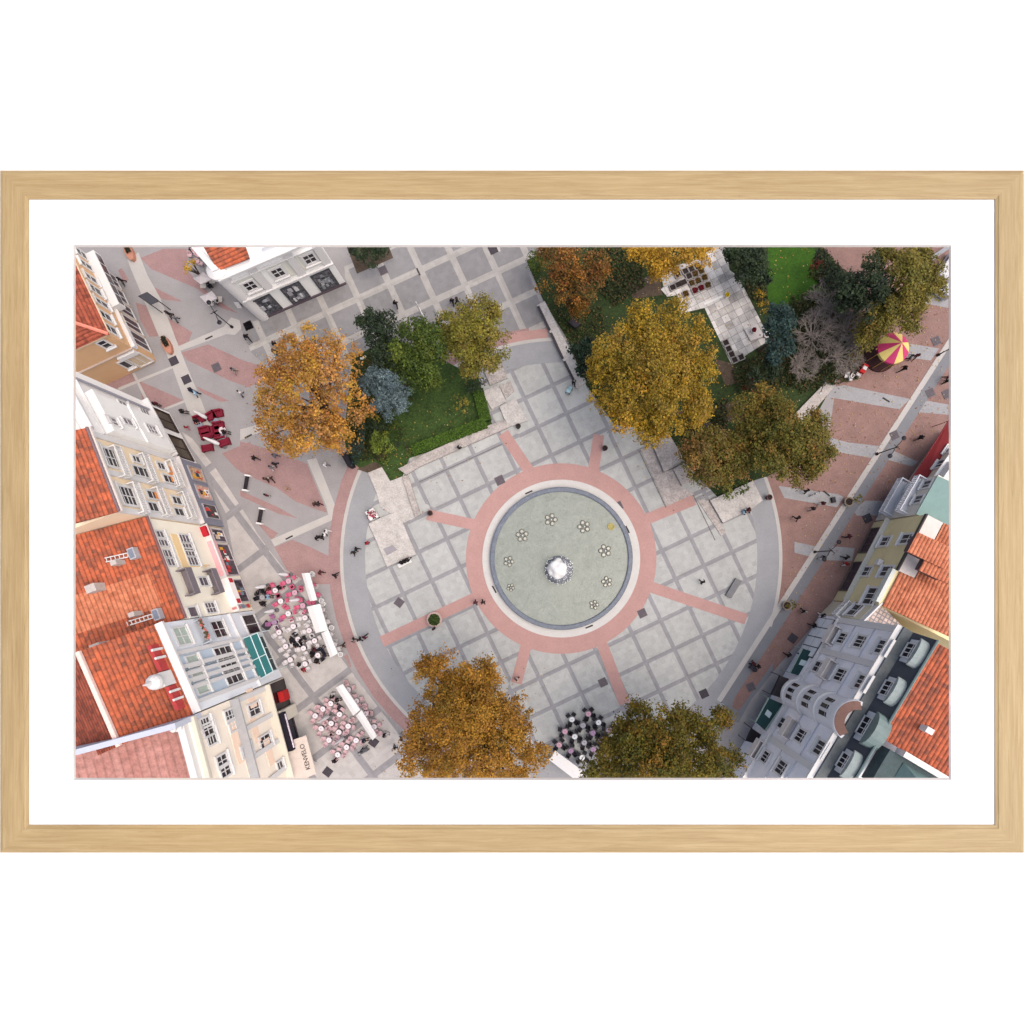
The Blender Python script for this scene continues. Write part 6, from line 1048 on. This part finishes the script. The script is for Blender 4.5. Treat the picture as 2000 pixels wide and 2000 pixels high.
for a in [("G",135,455,'stride','black','dark',"person in black walking on red brick above the upper bench"),("G",350,430,'walk','grey','jeans',"person in grey at the edge of the orange tree's shade"),("G",350,520,'walk','dark','navy',"person in dark jacket below the orange tree, right of a pair"),("G",310,555,'walk','grey','white',"person in grey and white below the orange tree, left of a pair"),
 ("G",255,680,'walk','brown','dark',"left person of the brown clad pair beside the upper bench"),("G",305,672,'stride','brown','black',"right person of the brown clad pair beside the upper bench"),("G",465,775,'walk','tan','tan',"child in tan clothes alone on the red wedge"),("G",262,852,'stand','maroon','white',"person in maroon and white between the two benches"),
 ("G",780,945,'walk','brown','maroon',"left person of the pair by the pale strip's bend"),("G",812,940,'walk','dark','maroon',"right person of the pair by the pale strip's bend"),("G",885,522,'walk','white','grey',"person in white below the orange tree on grey paving"),
 ("G",800,1305,'walk','black','dark',"leftmost person in black of the four near the brick ring"),("G",845,1295,'walk','black','black',"second person in black of the four near the brick ring"),("G",885,1270,'stand','white','black',"person in white top of the four near the brick ring"),("G",905,1235,'walk','white','white',"person in all white of the four near the brick ring"),
 ("G",1335,1362,'stand','red','dark',"person in red standing against the stone platform"),("G",1218,1425,'walk','black','dark',"person in black on the grey ring, upper of a pair"),("G",1190,1462,'stride','black','black',"person in black on the grey ring, lower of a pair"),("G",835,1672,'walk','maroon','black',"person in maroon beside the topmost canopy"),("G",990,1705,'stride','black','dark',"person in black walking across the brick ring by the canopies"),
 ("L",1185,400,'walk','black','black',"leftmost of the three walkers on the grey ring"),("L",1250,402,'walk','black','dark',"middle one of the three walkers on the grey ring"),("L",1305,375,'stride','maroon','black',"rightmost of the three walkers on the grey ring, in maroon"),("L",1075,465,'walk','brown','dark',"person in brown on the brick ring beside the canopy end"),("L",1700,1450,'walk','black','navy',"person in black at the left edge of the rusty tree"),("L",1622,1555,'walk','black','dark',"person in black left of the rusty tree's lower part"),("L",985,1690,'stride','black','black',"person in long black coat below the lower terrace"),("L",735,1705,'walk','dark','white',"person beside the beige sign, bottom left"),
 ("A",1095,795,'walk','black','dark',"left person of the pair crossing the left street"),("A",1160,840,'walk','grey','dark',"right person of the pair crossing the left street"),("A",1790,1395,'walk','grey','beige',"person in grey and beige near the grey square drain"),("A",1855,1640,'walk','white','brown',"person in white and brown left of the orange tree"),("A",1335,1610,'walk','navy','jeans',"person in navy on the pale strip, left street"),("A",1385,1645,'walk','lightblue','navy',"person in light blue on the pale strip, left street"),("A",590,440,'walk','black','black',"person in black in front of the dark shop windows, top left"),("A",960,1755,'stand','maroon','dark',"person in maroon at the white house's corner"),
 ("B",50,1042,'stride','black','black',"person in black on pinkish paving above the orange tree"),("B",350,1120,'walk','black','dark',"person in black near the orange tree's tip, upper one"),("B",348,1200,'walk','black','black',"person in black near the orange tree's tip, lower one"),("B",1635,690,'walk','black','navy',"person in black and navy on the grey slabs"),
 ("C",360,662,'walk','black','dark',"left person in black above the yellow green tree"),("C",410,655,'walk','black','black',"right person in black above the yellow green tree"),("C",1655,1525,'walk','black','dark',"person in black pushing the pale blue pram"),
 ("F",1275,125,'walk','red','pink',"child in red beside the white house's shop window"),("M",610,5,'walk','maroon','dark',"person in maroon on the red ring, left of a pair"),("M",690,0,'walk','brown','black',"person in brown on the red ring, right of a pair"),("M",168,282,'stand','black','white',"person in black beside the round planter"),("M",1050,822,'walk','beige','maroon',"person in beige at the lower left spoke's end"),
 ("I",1145,1775,'walk','black','dark',"lone person in black on the right plaza slabs"),("J",320,805,'walk','black','black',"person in black on cobbles left of the bicycle"),("J",1530,240,'walk','black','dark',"person in black right of the upper street lamp"),("J",225,1095,'stride','black','dark',"person in black on brick left of the pale line"),("J",385,995,'walk','dark','grey',"person in dark grey beside the cobble band, lower of a pair"),("J",490,940,'walk','maroon','white',"person in maroon and white beside the cobble band, upper of a pair"),("J",765,1292,'stride','maroon','black',"person in maroon on the dark strip, right street"),("J",500,1518,'walk','black','white',"person in black and white under the lower street lamp"),("J",745,1515,'walk','black','black',"person in black of the pair near the yellow house"),("J",745,1580,'walk','red','white',"person in red and white of the pair near the yellow house"),("J",1240,942,'stand','black','brown',"person in black at the turquoise house's corner"),
 ("E",1360,1378,'stride','black','black',"person in black on brick below the carousel"),("E",1425,1262,'walk','grey','dark',"left person in dark clothes just below the carousel"),("E",1490,1245,'walk','maroon','dark',"right person in maroon just below the carousel"),("E",1830,1470,'walk','maroon','dark',"person in maroon near the print's right edge"),("E",1875,1450,'walk','pink','dark',"person in pink near the print's right edge"),("E",1815,1515,'stand','black','black',"person in black near the print's right edge"),
 ("N",1685,650,'walk','maroon','black',"left person of the couple on the pale line, right street"),("N",1735,685,'walk','black','dark',"right person of the couple on the pale line, right street"),("O",295,95,'walk','black','dark',"person in black right of the small potted tree"),("O",490,140,'walk','black','white',"person in black before the terrace house"),("O",395,250,'walk','black','dark',"person in black beside the shop glazing"),("O",130,565,'walk','black','black',"person in black beside the upper teal awning"),("L",1265,1600,'walk','grey','black',"person in grey beside the stroller below the lower canopy")]:
    person(*a[:7], hair=random.choice(('black', 'brown', 'brown', 'black', 'grey')), k=.72 if 'child' in a[6] else 1.0)
for a in [("H",432,345,'black','white',"person in black sitting on the low wall beside the hedge",.05,150),("I",1590,1020,'lightblue','jeans',"person in light blue sitting on the pale stone wall",.05,60),("I",1640,1000,'maroon','black',"person in maroon sitting beside the light blue one",.05,60),("G",1690,1575,'black','dark',"left of three in black on the white bench",.02,150),("G",1722,1560,'black','black',"middle of three in black on the white bench",.02,150),("G",1755,1545,'black','navy',"right of three in black on the white bench",.02,150),
 ("Q",165,460,'black','dark',"person in black at the grey table, upper left seat",0,200),("Q",300,440,'black','black',"person in black at the grey table, upper right seat",0,150),("Q",250,610,'black','dark',"person in black at the grey table, lower seat",0,0),("Q",350,510,'lightblue','navy',"person in pale blue at the grey table, right seat",0,90),("Q",375,375,'maroon','black',"person in dark maroon at the pink terrace's upper left table",0,200),("Q",555,345,'black','black',"person in black at the pink terrace's upper left table",0,120),
 ("Q",785,1265,'black','dark',"person in black left of the middle white terrace table",0,250),("Q",850,1355,'black','navy',"person in black below the middle white terrace table",0,0),("Q",935,1295,'black','grey',"person in black right of the middle white terrace table",0,90),("Q",1180,1450,'maroon','black',"person in maroon at the crowded white table",0,210),("Q",1300,1450,'navy','dark',"person in navy at the crowded white table, upper right",0,150),("Q",1355,1545,'navy','black',"person in navy at the crowded white table, right",0,90),("Q",1225,1640,'black','dark',"person in black at the crowded white table, lower",0,0),("Q",1150,1550,'black','maroon',"person in black at the crowded white table, left",0,270),("Q",915,1710,'black','white',"person in black at the terrace's lowest left table",0,270),("Q",990,1790,'red','red',"person in red at the terrace's lowest left table",0,0),
 ("R",600,445,'black','white',"person in black and white at the lower terrace's top table",0,180),("R",695,505,'black','black',"person in black at the lower terrace's top table",0,90),("R",1290,1395,'navy','black',"person in navy beside the lower canopy's end",0,90),("R",1740,1280,'black','white',"person in black beyond the lower canopy's end",0,90),("P",735,650,'black','black',"dark clad person on the upper left red sofa",0,20),("P",1540,990,'black','dark',"dark clad person at the right red sofas",0,90),("P",330,400,'black','dark',"person in black at a small table near the white house",0,90)]:
    t, x, y, top, leg, lb, z, fc_ = a; person(t, x, y, 'sit', top, leg, lb, fc_, random.choice(('black', 'brown', 'black')), .045 + z)
def pram(lb, t, x, y, col, a):
    p = Wp(*px(t, x, y)[0]); r = thing("pram", lb, "pram", (p.x, p.y, .045)); r.rotation_euler.z = a; local(MB().box(-.55, -.27, .45, .4, .27, .75).build("body", M(col, .06, 4)), r); b = MB(); b.ring([(.01, 1.05), (.2, 1.0), (.3, .85), (.3, .7)], 10, (.2, 0), cap=False); local(b.build("hood", M(tuple(int(c * .9) for c in col), .06, 4)), r)
    for x_ in (-.4, .3):
        for s_ in (-1, 1): local(MB().tube([(x_, s_ * .27, .2), (x_, s_ * .31, .2)], .2, 10).build("wheel", IRON), r)
    local(MB().tube([(-.5, -.25, .6), (-.9, -.25, 1.0), (-.9, .25, 1.0), (-.5, .25, .6)], .025, 5).build("handle", IRON), r)
pram("pale blue pram beside the long bench wall", "C", 1610, 1590, (186, 222, 232), R(62)); pram("dark pram pushed along the pale line on the right", "N", 1705, 715, (58, 54, 66), R(-40)); pram("grey stroller below the lower terrace canopy", "L", 1300, 1585, (110, 112, 116), R(30))
bk = thing("bicycle", "white bicycle standing on the cobble band", "bicycle", (*Wp(*px("J",430,830)[0]).xy, .045)); bk.rotation_euler.z = R(25)
for x_ in (-.52, .52):
    b = MB(); k_ = 16; b.tube([(x_ + .33 * math.cos(i * 2 * math.pi / k_), 0, .33 + .33 * math.sin(i * 2 * math.pi / k_)) for i in range(k_ + 1)], .03, 5); local(b.build("wheel", IRON), bk)
b = MB()
for q in (((-.52,0,.33),(-.05,0,.35)), ((-.05,0,.35),(-.2,0,.85)), ((-.2,0,.8),(.4,0,.85)), ((-.05,0,.35),(.4,0,.8)), ((.52,0,.33),(.4,0,1.0)), ((-.52,0,.33),(-.2,0,.8))): b.tube(q, .028, 5)
local(b.build("frame", WHITE), bk); local(MB().tube([(.4, -.28, 1.0), (.4, .28, 1.0)], .025, 5).build("handlebar", IRON), bk); local(MB().box(-.32, -.08, .86, -.08, .08, .92).build("saddle", IRON), bk)
block("rubbish_bag", "black and white bags beside the cobble band's bicycle", "bag", px("J",615,870,650,860,660,920,625,925), .5, M((60, 56, 60), .5, 4))

# ------------------------------------------------------------------ cut the model along the slanted edges of the mat opening
bpy.context.view_layer.update()
EYE = Vector((0, 0, H)); cor = [Wp(PR[0], PR[1]), Wp(PR[2], PR[1]), Wp(PR[2], PR[3]), Wp(PR[0], PR[3])]
planes = []
for i in range(4):
    n_ = (cor[i] - EYE).cross(cor[(i + 1) % 4] - EYE).normalized()
    if n_.dot(cor[(i + 2) % 4] - EYE) > 0: n_ = -n_
    planes.append(n_)                    # outward normals
keep = {o for o in bpy.data.objects if o.name.split('.')[0] in ("wall",) and o.get("kind") == 'structure'} | {fr} | set(fr.children)
gone = []
for o in [q for q in bpy.data.objects if q.type == 'MESH']:
    if o in keep: continue
    mw_ = o.matrix_world; nv = len(o.data.vertices)
    if nv == 0: continue
    a = np.empty(nv * 3, np.float32); o.data.vertices.foreach_get("co", a); a = a.reshape(-1, 3); mat_ = np.array(mw_); w3 = a @ mat_[:3, :3].T + mat_[:3, 3]
    hit, out = [], False
    for n_ in planes:
        dd = (w3 - np.array(EYE)) @ np.array(n_)
        if dd.min() > -1e-4: out = True
        elif dd.max() > 1e-4: hit.append(n_)
    if out: gone.append(o); continue
    if not hit: continue
    if o.data.users > 1: o.data = o.data.copy()
    inv = mw_.inverted(); bm = bmesh.new(); bm.from_mesh(o.data); solid = o.name.split('.')[0] not in ("crown", "plant", "plants", "foliage", "fallen_leaves", "ground_cover") and nv < 6000
    for n_ in hit:
        pc_ = inv @ EYE; pn = (mw_.to_3x3().transposed() @ n_).normalized(); g_ = bm.verts[:] + bm.edges[:] + bm.faces[:]
        res = bmesh.ops.bisect_plane(bm, geom=g_, plane_co=pc_, plane_no=pn, clear_outer=True)
        if solid:
            ed = [e for e in res['geom_cut'] if isinstance(e, bmesh.types.BMEdge) and e.is_valid]
            if ed:
                try: bmesh.ops.holes_fill(bm, edges=ed, sides=0)
                except Exception: pass
    if not bm.verts: gone.append(o)
    bm.to_mesh(o.data); bm.free()
dead = {q.name for o in gone for q in [o] + list(o.children_recursive)}
for q in dead: bpy.data.objects.remove(bpy.data.objects[q])
for o in [q for q in bpy.data.objects if q.type == 'EMPTY']:
    if not any(c.type == 'MESH' for c in o.children_recursive): bpy.data.objects.remove(o)
